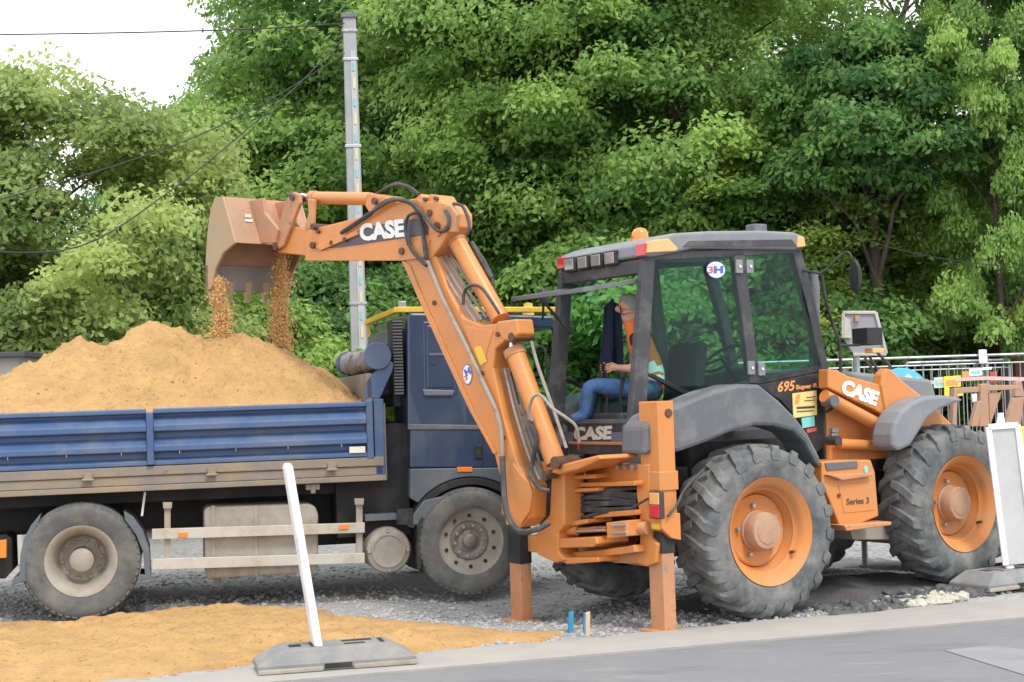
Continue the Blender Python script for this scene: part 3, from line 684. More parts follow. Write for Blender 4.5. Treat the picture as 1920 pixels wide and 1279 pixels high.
# roof
ro = [(1211, 480), (1213, 455), (1240, 443), (1264, 437), (1330, 433), (1430, 432), (1488, 435), (1507, 441), (1511, 462), (1492, 468), (1300, 466), (1276, 472), (1228, 481)]
RN, RFR = -.64, .60
mb = MB(MF); mb.plate(ro, 1, RN, RFR-RN); rf = mb.build('roof', 'greylight', cab, .025, seg=3)
mb = MB(MF); mb.plate([(1282, 462), (1292, 452), (1485, 449), (1494, 462)], 1, RN-.008, .01); mb.build('roof_recess', 'dark', cab)
p = MF.y(1418, 430, -.25); mb = MB(MF); mb.box((p.x-.07, -.31, p.z-.03), (p.x+.07, -.19, p.z+.04)); mb.build('roof_hatch', 'grey', cab, .01)
mb = MB(MF); mb.plate([(1214, 474), (1216, 452), (1254, 447), (1272, 466), (1268, 471)], 1, RN-.016, .03); mb.build('corner_lamp', 'amberlens', cab, .006)
mb = MB(MF); mb.plate([(1495, 464), (1497, 443), (1508, 444), (1511, 462)], 1, RN-.016, .04); mb.build('front_corner_lamp', 'amberlens', cab, .006)
rx = MF.y(1212, 468, RN).x; rz = MF.y(1212, 468, RN).z
for y0, y1 in ((RN+.01, RN+.13), (RFR-.12, RFR-.01)):
    mb = MB(MF); mb.box((rx-.012, y0, rz-.045), (rx+.02, y1, rz+.05)); mb.build('tail_reflector', 'redlens', cab, .006)
for i in range(4):
    yy = .38 - i*.19
    mb = MB(MF); mb.box((rx-.03, yy-.08, rz-.085), (rx+.05, yy+.08, rz+.035)); wl = mb.build('work_light', 'black', cab, .012)
    mb = MB(MF); mb.box((rx-.038, yy-.062, rz-.07), (rx-.028, yy+.062, rz+.02)); mb.build('work_light_lens', 'clearlens', cab, .01)
# flip-up rear window
mb = MB(MF); zz = pr.z - .16
mb.prism([(pr.x+.02, -.50, zz+.02), (pr.x-.52, -.50, zz-.06), (pr.x-.52, .50, zz-.06), (pr.x+.02, .50, zz+.02)], (0, 0, .012)); mb.build('rear_window', 'glass_clear', cab)
for s in (-1, 1):
    mb = MB(MF); mb.bar((pr.x+.02, s*.50, zz+.02), (pr.x-.53, s*.50, zz-.06), .03, .035); mb.build('rear_window_frame', 'grey', cab, .004)
mb = MB(MF); mb.bar((pr.x-.52, -.51, zz-.06), (pr.x-.52, .51, zz-.06), .03, .035); mb.build('rear_window_frame', 'grey', cab, .004)
mb = MB(MF); mb.tube([(pr.x+.02, .46, zz-.35), (pr.x-.3, .46, zz-.03)], .012, 6); mb.build('gas_strut', 'black', cab)
# amber beacon
p = MF.y(1200, 440, -.2); bz = MF.y(1240, 446, -.5).z
mb = MB(MF); mb.lathe([(.075, 0), (.075, .03), (.068, .035), (.068, .085), (.05, .115), (.02, .128), (0, .13)], (p.x, -.2, bz-.015), 2, 20)
mb.v = [Vector((v.x, v.y, v.z)) for v in mb.v]; mb.build('beacon', 'amber', cab, 0, True)
# rear lower panel with lettering
xp = xr+.015
mb = MB(MF); z0 = MF.x(1120, 852, xp).z; z1 = MF.x(1120, 790, xp).z
mb.box((xp, -.52, z0), (xp+.05, .52, z1)); mb.build('rear_panel', 'dark', cab, .008)
mb = MB(MF); mb.box((xp-.01, -.50, z1-.02), (xp+.06, .50, z1+.015)); mb.build('rear_sill', 'grey', cab, .006)
mb = MB(MF); zb = MF.x(1120, 831, xp).z; mb.box((xp-.012, -.50, zb-.012), (xp+.02, .50, zb+.012)); mb.build('rear_rail', 'orange_worn', cab, .004)
for a0, a1 in ((1055, 1074), (1146, 1168)):
    mb = MB(MF); mb.plate([(a0, 811), (a1, 810), (a1, 828), (a0, 829)], 0, xp-.003, .01); mb.build('rear_sticker', 'bluegrey', cab)
lettering('CASE', MF, 0, xp, (1075, 826), (1146, 824), (1077, 801), 'offwhite', cab, -1, bold=.05)
# decals on the side
sp_ = CY-.002
lettering('695', MF, 1, sp_, (1457, 736), (1488, 733), (1457, 716), 'decalorange', cab, -1, bold=.025, shear=.1)
lettering('Super R', MF, 1, sp_, (1492, 733), (1533, 729), (1492, 722), 'decalorange', cab, -1, bold=.04)
mb = MB(MF); mb.plate([(1486, 738), (1531, 732), (1532, 778), (1488, 784)], 1, CY-.012, .008); mb.build('yellow_plate', 'cream', cab)
mb = MB(MF); mb.plate([(1490, 758), (1493, 740), (1501, 739), (1498, 757)], 1, CY-.0145, .003); mb.build('plate_emblem', 'decalorange', cab)
for (a, b, c, dd) in ((1512, 1529, 745, 1.5), (1508, 1529, 751, 1.5), (1494, 1528, 763, 4), (1494, 1526, 771, 2)):
    mb = MB(MF); mb.plate([(a, c), (b, c-2), (b, c-2+dd), (a, c+dd)], 1, CY-.0145, .003); mb.build('plate_print', 'ink', cab)
mb = MB(MF); mb.plate([(1503, 784), (1527, 780), (1528, 799), (1505, 803)], 1, CY-.008, .006); mb.build('teal_sticker', 'teal', cab)
mb = MB(MF); mb.plate([(1512, 805), (1531, 801), (1531, 808), (1514, 812)], 1, CY-.008, .006); mb.build('red_sticker', 'red', cab)
def oval_sticker(F, axis, val, px, py, rx, rz, parent, out, ang, txt_pts):
    c = F.hit(px, py, axis, val)
    for k, (s, mt) in enumerate(((1, 'blue'), (.9, 'whitedecal'))):
        disc_plate(F, axis, val+out*(.002+.002*k), c, rx*s, rz*s, out*.0015, ang=ang).build('sticker', mt, parent)
    lettering('3', F, axis, val+out*.0055, *txt_pts[0], 'red', parent, out, 'sticker_print', .02)
    lettering('H', F, axis, val+out*.0055, *txt_pts[1], 'blue', parent, out, 'sticker_print', .06)
oval_sticker(MF, 1, CY-.008, 1342, 506, .10, .07, cab, -1, 0, (((1327, 513), (1337, 512.6), (1327, 500)), ((1338, 513), (1356, 512.4), (1338, 499))))
# interior
mb = MB(MF); sx_, sz_ = -.2, 1.535
mb.box((sx_-.22, -.24, sz_-.02), (sx_+.25, .24, sz_+.12)); seat = P('seat', mb, 'seat', None, .04)
mb = MB(MF); mb.prism([(sx_+.2, -.23, sz_+.1), (sx_+.32, -.23, sz_+.1), (sx_+.42, -.21, sz_+.62), (sx_+.32, -.21, sz_+.62)], (0, .44, 0)); mb.build('seat_back', 'seat', seat, .04)
mb = MB(MF); mb.box((sx_-.12, -.18, 1.14), (sx_+.15, .18, sz_-.02)); mb.build('seat_pedestal', 'dark', seat)
mb = MB(MF); mb.prism([(.62, -.22, 1.16), (.86, -.22, 1.16), (.80, -.22, 1.95), (.70, -.22, 1.95)], (0, .44, 0)); P('steering_console', mb, 'dark', None, .03)
mb = MB(MF); c = Vector((.52, 0, 2.02)); tl = R(-35); ring = []
for k in range(25):
    a = 2*math.pi*k/24; ring.append(c + Vector((math.cos(a)*.19*math.cos(tl), math.sin(a)*.19, math.cos(a)*.19*math.sin(tl)*-1)))
mb.tube(ring, .014, 6)
for k in range(3):
    a = 2*math.pi*k/3; mb.tube([c, c + Vector((math.cos(a)*.19*math.cos(tl), math.sin(a)*.19, -math.cos(a)*.19*math.sin(tl)))], .012, 5)
mb.tube([c, (.7, 0, 1.8)], .022, 6); P('steering_wheel', mb, 'black', None, 0, True)
mb = MB(MF); mb.box((-.75, -.5, 1.16), (-.5, -.25, 1.52)); P('side_console', mb, 'grey', None, .03)
mb = MB(MF); mb.box((-.70, -.2, 1.16), (-.60, .2, 1.60)); P('control_tower', mb, 'dark', None, .02)
for i, (yy, mt) in enumerate(((-.14, 'black'), (.14, 'black'))):
    mb = MB(MF); mb.tube([(-.65, yy, 1.58), (-.66, yy, 1.75), (-.63, yy, 1.86)], [.012, .012, .02], 8); mb.lathe([(0, -.035), (.025, -.02), (.028, 0), (.022, .03), (0, .038)], (-.63, yy, 1.89), 2, 10); P('control_lever', mb, mt, None, 0, True)
mb = MB(MF); mb.tube([(-.72, .36, 1.3), (-.74, .36, 1.48)], .02, 8); P('red_lever', mb, 'red', None, 0, True)
mb = MB(MF); mb.tube([(-.70, -.42, 1.5), (-.71, -.42, 1.6)], .01, 6); mb.lathe([(0, -.02), (.02, 0), (0, .02)], (-.71, -.42, 1.62), 2, 8); P('white_knob_lever', mb, 'whitedecal', None, 0, True)
mb = MB(MF); mb.box((.2, -.5, 1.16), (.7, -.28, 1.45)); P('fuse_box', mb, 'dark', None, .03)
# mirror, exhaust, grab rail
mb = MB(MF); a = MF.y(1505, 507, -.62); b = MF.y(1533, 512, -.66); c = MF.y(1541, 512, -.68); d = MF.y(1578, 477, -.8); e = MF.y(1592, 474, -.86); f = MF.y(1597, 486, -.88)
mb.tube([a, b, c, d, e, f], .011, 8, sub=3); mir = P('mirror_arm', mb, 'black', None, 0, True)
mc = MF.y(1601, 518, -.88)
mb = MB(MF); prof = [(0, -.005), (.06, 0), (.065, .015), (.055, .04), (.03, .055), (0, .06)]
mb.lathe(prof, (0, 0, 0), 0, 20); mb.v = [Vector((v.x, v.y*.9, v.z*2.2)) + mc for v in mb.v]; mb.build('mirror', 'black', mir, 0, True)
mb = MB(MF); pts = [MF.y(a_, b_, -.72) for a_, b_ in ((1541, 515), (1550, 570), (1566, 620), (1575, 650), (1576, 740), (1572, 757), (1550, 772))]
mb.tube(pts, .014, 8, sub=3); P('grab_rail', mb, 'black', None, 0, True)
mb = MB(MF); pts = [MF.y(a_, b_, -.45) for a_, b_ in ((1527, 700), (1527, 540), (1525, 512))]
mb.tube(pts, [.045, .045, .035], 12); P('exhaust_stack', mb, 'grey', None, 0, True)
# front lamp on its bracket
mb = MB(MF); pts = [MF.y(a_, b_, -.72) for a_, b_ in ((1576, 648), (1612, 647))]; mb.tube(pts, .013, 6); p = MF.y(1628, 634, -.72)
mb.box((p.x-.09, -.80, p.z-.06), (p.x+.09, -.62, p.z+.085)); hl = P('front_work_lamp', mb, 'black', None, .012)
p = MF.y(1645, 655, -.78); mb = MB(MF); mb.box((p.x-.07, -.80, p.z-.03), (p.x+.06, -.70, p.z+.01)); mb.build('front_indicator', 'amberlens', hl, .006)
for (q0, q1) in (((1620, 668), (1640, 700)), ((1630, 668), (1648, 698)), ((1644, 660), (1672, 690))):
    mb = MB(MF); mb.tube([MF.y(*q0, -.7), MF.y(*q1, -.7)], .012, 6); mb.build('lamp_bracket', 'dark', hl, 0, True)

# ---------------------------------------------------------------- front body and loader
mb = MB(MF); zt = MF.y(1600, 694, -.4).z
mb.prism([(xf, -.42, 1.0), (FWX+.55, -.42, 1.0), (FWX+.6, -.42, 1.25), (FWX+.4, -.42, zt-.1), (xf+.02, -.42, zt+.03)], (0, .84, 0)); P('hood', mb, 'greylight', None, .03)
mb = MB(MF); mb.plate([(1551, 700), (1600, 745), (1662, 785), (1662, 860), (1551, 866)], 1, -.62, .12); P('side_frame', mb, 'orange', None, .008)
mb = MB(MF); mb.plate([(1545, 840), (1662, 846), (1662, 880), (1545, 880)], 1, -.6, .3); P('side_frame_base', mb, 'chassis', None, .008)
for s in (1, -1):
    def Y(v): return v if s == 1 else -v
    def arm(name, px, yv, dp, mt='orange', bev=.012):
        mb = MB(MF)
        if s == 1: mb.plate(px, 1, yv, dp)
        else: mb.prism([(p.x, -yv, p.z) for p in [MF.y(a_, b_, yv) for a_, b_ in px]], (0, -dp, 0))
        return mb.build(name, mt, la or BH, bev)
    la = None
    la = arm('loader_arm', [(1553, 692), (1570, 694), (1591, 705), (1657, 723), (1663, 783), (1640, 768), (1596, 748), (1553, 727)], -.80, .12)
    arm('loader_tower', [(1652, 722), (1654, 702), (1664, 690), (1676, 697), (1690, 712), (1738, 752), (1725, 770), (1690, 780), (1664, 786)], -.82, .10)
    arm('loader_arm_tip', [(1690, 712), (1738, 750), (1900, 905), (1885, 925), (1700, 778)], -.78, .10)
    mb = MB(MF); q0, q1 = MF.y(1545, 742, -.76), MF.y(1668, 808, -.76); mb.tube([(q0.x, Y(q0.y), q0.z), (q1.x, Y(q1.y), q1.z)], .055, 14); mb.build('lift_cylinder', 'orange', la, 0, True)
    mb = MB(MF); q0, q1 = MF.y(1572, 832, -.7), MF.y(1680, 838, -.7); mb.tube([(q0.x, Y(q0.y), q0.z), (q1.x, Y(q1.y), q1.z)], .045, 14); mb.build('tilt_cylinder', 'orange', la, 0, True)
    q = MF.y(1563, 826, -.72); mb = MB(MF); mb.lathe([(0, -.06), (.04, -.06), (.04, .06), (0, .06)], (q.x, Y(q.y), q.z), 1, 12); mb.build('cylinder_pin', 'dark', la, 0, True)
    q = MF.y(1556, 752, -.78); mb = MB(MF); mb.lathe([(0, -.06), (.05, -.06), (.05, .06), (0, .06)], (q.x, Y(q.y), q.z), 1, 12); mb.build('arm_pin', 'grey', la, 0, True)
    if s == 1:
        lettering('CASE', MF, 1, -.803, (1575, 737), (1642, 762), (1583, 710), 'whitedecal', la, -1, bold=.06)
        for px_, py_ in ((1564, 807), (1563, 817)):
            q = MF.y(px_, py_, -.64); mb = MB(MF); mb.box((q.x-.035, -.66, q.z-.02), (q.x+.035, -.61, q.z+.02)); mb.build('lock_bracket', 'steel', la, .005)
# attachment with raised forks at the front
xb = MF.y(1840, 760, -.7).x
mb = MB(MF); mb.prism([(xb-.05, -1.1, .25), (xb+.55, -1.1, .18), (xb+.62, -1.1, .3), (xb+.2, -1.1, .95), (xb, -1.1, 1.0)], (0, 2.2, 0)); fb = P('loader_bucket', mb, 'fork', None, .02)
for poly, yv in (([(1837, 800), (1840, 720), (1852, 719), (1856, 800)], -.62), ([(1822, 800), (1834, 752), (1841, 752), (1836, 800)], -.66), ([(1854, 737), (1879, 735), (1862, 785), (1857, 798)], -.58),
                 ([(1886, 800), (1902, 746), (1921, 744), (1914, 800)], -.45), ([(1904, 744), (1905, 716), (1916, 714), (1922, 744)], -.45), ([(1925, 800), (1928, 716), (1945, 716), (1945, 800)], -.3)):
    mb = MB(MF); mb.plate(poly, 1, yv, .05); mb.build('fork_arm', 'fork', fb, .008)
for poly in ([(1796, 727), (1840, 725), (1840, 735), (1797, 738)], [(1852, 722), (1905, 722), (1916, 730), (1852, 733)]):
    mb = MB(MF); mb.plate(poly, 1, -.6, .05); mb.build('fork_beam', 'fork', fb, .006)
mb = MB(MF); mb.plate([(1786, 800), (1790, 728), (1797, 728), (1794, 800)], 1, -.62, .05); mb.build('fork_upright', 'fork', fb, .006)
# step box
sb_ = [(1541, 866), (1560, 864), (1633, 862), (1641, 885), (1648, 968), (1590, 992), (1578, 995), (1556, 940), (1541, 905)]
mb = MB(MF); mb.plate(sb_, 1, -.98, .45); st = P('step_box', mb, 'orange', None, .012)
mb = MB(MF); mb.plate([(1547, 868), (1608, 864), (1609, 878), (1551, 883)], 1, -.99, .06); mb.build('step_tread', 'grey', st, .006)
mb = MB(MF); mb.plate([(1552, 890), (1637, 887), (1637, 893), (1580, 901)], 1, -1.03, .15); mb.build('step_ledge', 'orange_worn', st, .008)
mb = MB(MF); mb.plate([(1582, 985), (1672, 978), (1672, 985), (1588, 996)], 1, -1.1, .25); mb.build('bottom_step', 'orange_worn', st, .008)
mb = MB(MF); mb.plate([(1572, 908), (1638, 905), (1641, 957), (1583, 963)], 1, -.985, .012); mb.build('box_door', 'orange', st, .008)
p = MF.y(1573, 929, -.985); disc_plate(MF, 1, -.992, p, .016, .016, .01, 12).build('box_lock', 'pin', st)
p = MF.y(1624, 880, -.985); disc_plate(MF, 1, -.986, p, .022, .03, .006, 16).build('green_sticker', 'teal', st)
lettering('Series 3', MF, 1, -.9855, (1587, 947), (1629, 944), (1587, 935), 'ink', st, -1, bold=.015)

# ---------------------------------------------------------------- stabilisers
def stabiliser(y0, y1, xc, black, label, zg):
    ztop = MF.y(1241, 752, -1.1).z; zh = MF.y(1241, 905, -1.1).z; zl = MF.y(1241, 998, -1.1).z
    mb = MB(MF); mb.box((xc, y0, zl+.1), (xc+.15, y1, ztop)); s = P('stabiliser', mb, 'orange', None, .008)
    mb = MB(MF); mb.box((xc-.012, y0-.012, zh-.06), (xc+.162, y1+.012, zh+.08)); mb.build('collar', 'orange', s, .006)
    mb = MB(MF); mb.prism([(xc-.015, y0-.015, zl+.13), (xc+.165, y0-.015, zl+.13), (xc+.165, y0-.015, zl-.07), (xc+.08, y0-.015, zl-.05), (xc-.015, y0-.015, zl+.03)], (0, y1-y0+.03, 0)); mb.build('lower_collar', 'orange', s, .006)
    mb = MB(MF); mb.box((xc+.02, y0+.03, zg), (xc+.13, y1-.03, zl)); lg = mb.build('leg', 'orange_worn', s, .006)
    mb = MB(MF); mb.box((xc+.014, y0+.024, zl-black), (xc+.136, y1-.024, zl-.002)); mb.build('black_band', 'black', s, .004)
    mb = MB(MF); mb.box((xc-.04, y0-.03, zg-.01), (xc+.19, y1+.03, zg+.03)); mb.build('foot', 'orange_worn', s, .01)
    mb = MB(MF); mb.lathe([(0, .012), (.03, .012), (.034, 0)], (xc+.10, y0, ztop-.09), 1, 14, -1); mb.build('bolt', 'pin', s, 0, True)
    mb = MB(MF); mb.box((xc-.05, y0-.06, zl+.10), (xc-.01, y0+.08, zl+.30)); lm = mb.build('lamp_housing', 'dark', s, .006)
    mb = MB(MF); mb.box((xc-.06, y0-.05, zl+.11), (xc-.048, y0+.06, zl+.2)); mb.build('red_lamp', 'redlens', s, .004)
    mb = MB(MF); mb.box((xc-.06, y0-.05, zl+.205), (xc-.048, y0+.06, zl+.29)); mb.build('amber_lamp', 'amberlens', s, .004)
    mb = MB(MF); mb.box((xc-.02, y0+.0, zl+.02), (xc-.012, y0+.1, zl+.06)); mb.build('warning_sticker', 'yellow', s)
    s['label'] = label; return s
xc = MF.y(1241, 1000, -1.1).x
wp = MF.M @ Vector((xc, -1, 0)); stabiliser(-1.1, -.87, xc, .16, 'near stabiliser with tall orange housing', gz(wp.x, wp.y)-.01)
stabiliser(.87, 1.10, xc, .38, 'far stabiliser with long black band', gz(SL.x, SL.y)+.01)
mb = MB(MF); mb.box((xc-.14, .74, gz(SL.x, SL.y)-.05), (xc+.3, 1.24, gz(SL.x, SL.y)+.005)); P('stabiliser_pad', mb, 'dusty', None, .012)
# ---------------------------------------------------------------- rear frame, side-shift carriage, kingpost
xq = xc - .02
def rp(name, px, dp=.12, mt='orange', x=None, bev=.008, parent=None):
    mb = MB(MF); mb.plate(px, 0, xq if x is None else x, dp); return mb.build(name, mt, parent or fr_, bev)
mb = MB(MF); zA = MF.x(1150, 880, xq+.12).z; zB = MF.x(1150, 1040, xq+.12).z
mb.box((xq+.12, -.9, zA-.08), (xq+.26, .9, zA+.04)); mb.box((xq+.12, -.9, zB-.06), (xq+.26, .9, zB+.08)); fr_ = P('rear_frame', mb, 'orange', None, .01)
mb = MB(MF); mb.box((xq+.24, -.8, .75), (xq+.30, .8, zA-.05)); mb.build('frame_back', 'chassis', fr_)
rp('carriage_post', [(1196, 871), (1216, 871), (1218, 1008), (1231, 1020), (1228, 1056), (1211, 1062), (1190, 1054), (1199, 1020), (1201, 980), (1193, 925)], .12)
rp('top_beam', [(1095, 873), (1216, 869), (1216, 908), (1150, 912), (1100, 908)], .10, x=xq+.02)
rp('hinge_plate', [(1050, 893), (1115, 889), (1118, 897), (1052, 901)], .25, x=xq-.12)
rp('hinge_plate', [(1070, 906), (1190, 902), (1190, 911), (1071, 914)], .2, x=xq-.08)
rp('hinge_plate', [(1050, 918), (1120, 914), (1121, 921), (1052, 925)], .25, x=xq-.12)
rp('middle_plate', [(1110, 962), (1190, 956), (1191, 966), (1112, 972)], .2, x=xq-.06)
rp('middle_plate', [(1045, 982), (1100, 973), (1101, 981), (1047, 992)], .25, x=xq-.14)
rp('lower_plate', [(1040, 1010), (1116, 1007), (1120, 1020), (1110, 1026), (1040, 1028)], .3, x=xq-.2)
rp('lower_plate', [(1072, 1036), (1135, 1030), (1188, 1022), (1190, 1036), (1130, 1044), (1074, 1046)], .2, x=xq-.1)
rp('lower_plate', [(1030, 1040), (1060, 1046), (1120, 1045), (1121, 1054), (1062, 1058)], .3, x=xq-.2)
rp('lower_block', [(1140, 1040), (1195, 1036), (1195, 1056), (1150, 1056)], .1, mt='orange_worn', x=xq)
for k, pxx in enumerate((1098, 1112, 1126, 1164, 1178, 1192)):
    p = MF.x(pxx, 877-(pxx-1098)*.015, xq+.02); mb = MB(MF); mb.lathe([(0, .035), (.02, .035), (.022, 0)], p, 0, 6, -1); mb.build('frame_bolt', 'steel', fr_)
# swing cylinder
mb = MB(MF); mb.tube([MF.x(1052, 997, xq-.12), MF.x(1082, 995, xq-.12)], .035, 12); mb.build('swing_cylinder_eye', 'orange', fr_, 0, True)
mb = MB(MF); mb.tube([MF.x(1078, 995, xq-.12), MF.x(1140, 991, xq-.12)], .024, 14); mb.build('swing_rod', 'chrome', fr_, 0, True)
rp('swing_block', [(1136, 980), (1172, 976), (1174, 1006), (1138, 1010)], .16, x=xq-.18)
mb = MB(MF); mb.tube([MF.x(1172, 992, xq-.08), MF.x(1215, 990, xq-.02)], .05, 14); mb.build('swing_barrel', 'orange_worn', fr_, 0, True)
for yy in (986, 1000):
    mb = MB(MF); mb.tube([MF.x(1146, yy, xq-.2), MF.x(1176, yy-2, xq-.2)], .01, 6); mb.build('block_bolt', 'steel', fr_, 0, True)
# black hose bundle behind the hinges
rnd = random.Random(9)
for k in range(9):
    y0 = 920+k*6; mb = MB(MF)
    pts = [MF.x(1050, y0+6+rnd.uniform(-3, 3), xq-.02+rnd.uniform(-.05, .03)), MF.x(1090, y0+rnd.uniform(-4, 4), xq-.05), MF.x(1140, y0-4+rnd.uniform(-5, 5), xq-.05), MF.x(1195, y0+rnd.uniform(-6, 6), xq+.04)]
    mb.tube(pts, .016, 7, sub=4); mb.build('frame_hose', 'hose', fr_, 0, True)
# kingpost
mb = MB(MF); mb.plate([(1034, 878), (1056, 866), (1058, 985), (1046, 1000), (1046, 1036), (1062, 1050), (1040, 1056), (1006, 1040), (1006, 990), (1030, 965)], 0, xq-.22, .2); kp = P('kingpost', mb, 'orange', None, .015)
mb = MB(MF); mb.plate([(1030, 886), (1045, 873), (1085, 862), (1122, 853), (1126, 861), (1085, 880), (1046, 890)], 0, xq-.30, .35); mb.build('kingpost_cap', 'orange', kp, .015)
mb = MB(MF); q = MF.x(1030, 890, xq-.3); mb.lathe([(0, -.05), (.035, -.05), (.035, .06), (0, .06)], q, 0, 14); mb.build('kingpost_pin', 'pin', kp, 0, True)

# ---------------------------------------------------------------- boom (plane BF, +y towards camera)
def bp(name, px, y, dp, mt='orange', bev=.012, parent=None):
    mb = MB(BF); mb.plate(px, 1, y, -dp); return mb.build(name, mt, parent or BH, bev)
def cyl(name, a, b, y, r, mt, parent, n=16, F=None):
    mb = MB(BF); mb.tube([BF.y(*a, y), BF.y(*b, y)], r, n); return mb.build(name, mt, parent, 0, True)
def pin(name, a, y0, y1, r, mt, parent):
    mb = MB(BF); p, q = BF.y(*a, y0), BF.y(*a, y0); q.y = y1; mb.tube([p, q], r, 14); return mb.build(name, mt, parent, 0, True)
def hose(name, pts, y, r, mt, parent, sub=5):
    ys_ = y if isinstance(y, (list, tuple)) else [y]*len(pts)
    mb = MB(BF); mb.tube([BF.y(a_, b_, v) for (a_, b_), v in zip(pts, ys_)], r, 8, sub=sub); return mb.build(name, mt, parent, 0, True)
boom_o = [(750, 486), (800, 474), (818, 482), (838, 540), (868, 596), (905, 610), (950, 604), (962, 610), (962, 628), (945, 640), (928, 655), (924, 690), (946, 790), (972, 875), (994, 912), (992, 972), (975, 990), (948, 984), (940, 905), (925, 846), (880, 765), (825, 645), (790, 565)]
boom = bp('boom', boom_o, .10, .20)
bp('boom_foot_plate', [(950, 880), (962, 868), (975, 888), (992, 905), (998, 925), (992, 960), (975, 985), (958, 960)], .122, .02, bev=.005, parent=boom)
bp('boom_lug', [(930, 603), (968, 598), (972, 626), (958, 640), (944, 638), (932, 622)], .115, .19, bev=.015, parent=boom)
for a in ((934, 627), (968, 921), (983, 924), (815, 568), (905, 700), (945, 820)):
    pin('boom_bolt', a, .10, .114, .02, 'pin', boom)
bp('flange', [(752, 487), (768, 497), (798, 572), (834, 650), (888, 772), (930, 850), (925, 852), (880, 770), (824, 650), (788, 570)], .113, .016, bev=.004, parent=boom)
bp('weld_plate', [(868, 612), (925, 620), (915, 650), (905, 690), (890, 670)], .106, .008, bev=.004, parent=boom)
bp('yellow_sticker', [(888, 652), (901, 648), (913, 678), (900, 685)], .109, .002, 'yellow', 0, boom)
oval_sticker(BF, 1, .101, 877, 702, .055, .085, boom, 1, R(0), (((872, 714), (878, 712), (869, 706)), ((874, 706), (884, 700), (870, 694))))
# boom cylinder
cyl('boom_cylinder', (966, 662), (1042, 868), .0, .08, 'orange', boom)
cyl('cylinder_gland', (963, 655), (968, 668), .0, .088, 'orange_worn', boom)
cyl('boom_rod', (958, 632), (965, 660), .0, .04, 'chrome', boom)
pin('cylinder_pin', (958, 632), .12, -.12, .035, 'pin', boom)
pin('cylinder_base_pin', (1040, 868), .12, -.12, .05, 'pin', boom)
# dipper cylinder on top of the boom
cyl('dipper_cylinder', (856, 452), (938, 598), -.02, .075, 'orange', boom)
cyl('dipper_gland', (853, 447), (858, 456), -.02, .082, 'orange_worn', boom)
cyl('dipper_rod', (846, 430), (856, 452), -.02, .036, 'chrome', boom)
cyl('dipper_cylinder_port', (884, 455), (922, 522), -.10, .024, 'hose', boom)
# dipper
dip_o = [(572, 487), (572, 462), (568, 445), (578, 431), (650, 413), (694, 402), (700, 372), (716, 366), (745, 378), (778, 372), (788, 363), (798, 372), (806, 364), (816, 366), (822, 377), (838, 382), (850, 400), (850, 425), (836, 446), (822, 468), (806, 488), (752, 487)]
dip = bp('dipper', dip_o, .11, .22)
bp('dipper_flange', [(572, 489), (572, 474), (640, 468), (755, 455), (806, 449), (794, 484), (752, 489)], .123, .016, bev=.005, parent=dip)
bp('dark_stripe', [(598, 466), (640, 447), (690, 425), (790, 408), (803, 416), (803, 440), (740, 449), (640, 464)], .113, .003, 'purple', 0, dip)
lettering('CASE', BF, 1, .1165, (676, 453), (760, 444), (673, 420), 'whitedecal', dip, 1, bold=.05)
bp('extension_bar', [(590, 462), (668, 432), (671, 440), (600, 470)], .135, .025, 'orange', .006, dip)
for a, r in (((751, 471), .03), ((818, 424), .035), ((804, 399), .028), ((700, 377), .03), ((594, 434), .018), ((620, 455), .022), ((645, 449), .022), ((584, 460), .03), ((795, 374), .018), ((815, 372), .018)):
    pin('dipper_pin', a, .14, .105, r, 'pin', dip)
bp('elbow_plate', [(782, 374), (836, 382), (838, 420), (820, 445), (800, 420), (784, 400)], .124, .016, 'orange', .008, dip)
bp('elbow_bracket', [(828, 388), (844, 384), (856, 402), (852, 436), (838, 436)], .14, .05, 'orange_worn', .01, dip)
bp('elbow_bracket', [(828, 388), (844, 384), (856, 402), (852, 436), (838, 436)], -.07, .05, 'orange_worn', .01, dip)
# bucket cylinder and links
cyl('bucket_cylinder', (588, 371), (696, 373), 0, .058, 'orange', dip)
cyl('bucket_gland', (584, 371), (593, 371), 0, .064, 'orange_worn', dip)
cyl('bucket_rod', (560, 368), (588, 371), 0, .032, 'chrome', dip)
cyl('rod_eye', (548, 370), (563, 369), 0, .05, 'dark', dip)
bp('cylinder_lug', [(690, 362), (716, 366), (712, 392), (694, 402), (684, 386)], .09, .18, 'orange', .01, dip)
LK = [(538, 372), (550, 360), (560, 364), (562, 380), (530, 462), (515, 470), (508, 458)]
bp('link', LK, .14, .04, 'orange_worn', .01, dip); bp('link', LK, -.10, .04, 'orange_worn', .01, dip)
bp('link_stay', [(576, 372), (588, 374), (586, 420), (580, 432), (570, 428), (578, 400)], .11, .04, 'orange_worn', .01, dip)
bp('link_stay', [(576, 372), (588, 374), (586, 420), (580, 432), (570, 428), (578, 400)], -.07, .04, 'orange_worn', .01, dip)
bp('dipper_nose', [(528, 452), (548, 425), (575, 428), (600, 440), (600, 462), (575, 480), (520, 474)], .10, .20, 'orange', .012, dip)
for a in ((546, 370), (515, 463), (585, 425)): pin('link_pin', a, .16, -.16, .03, 'pin', dip)
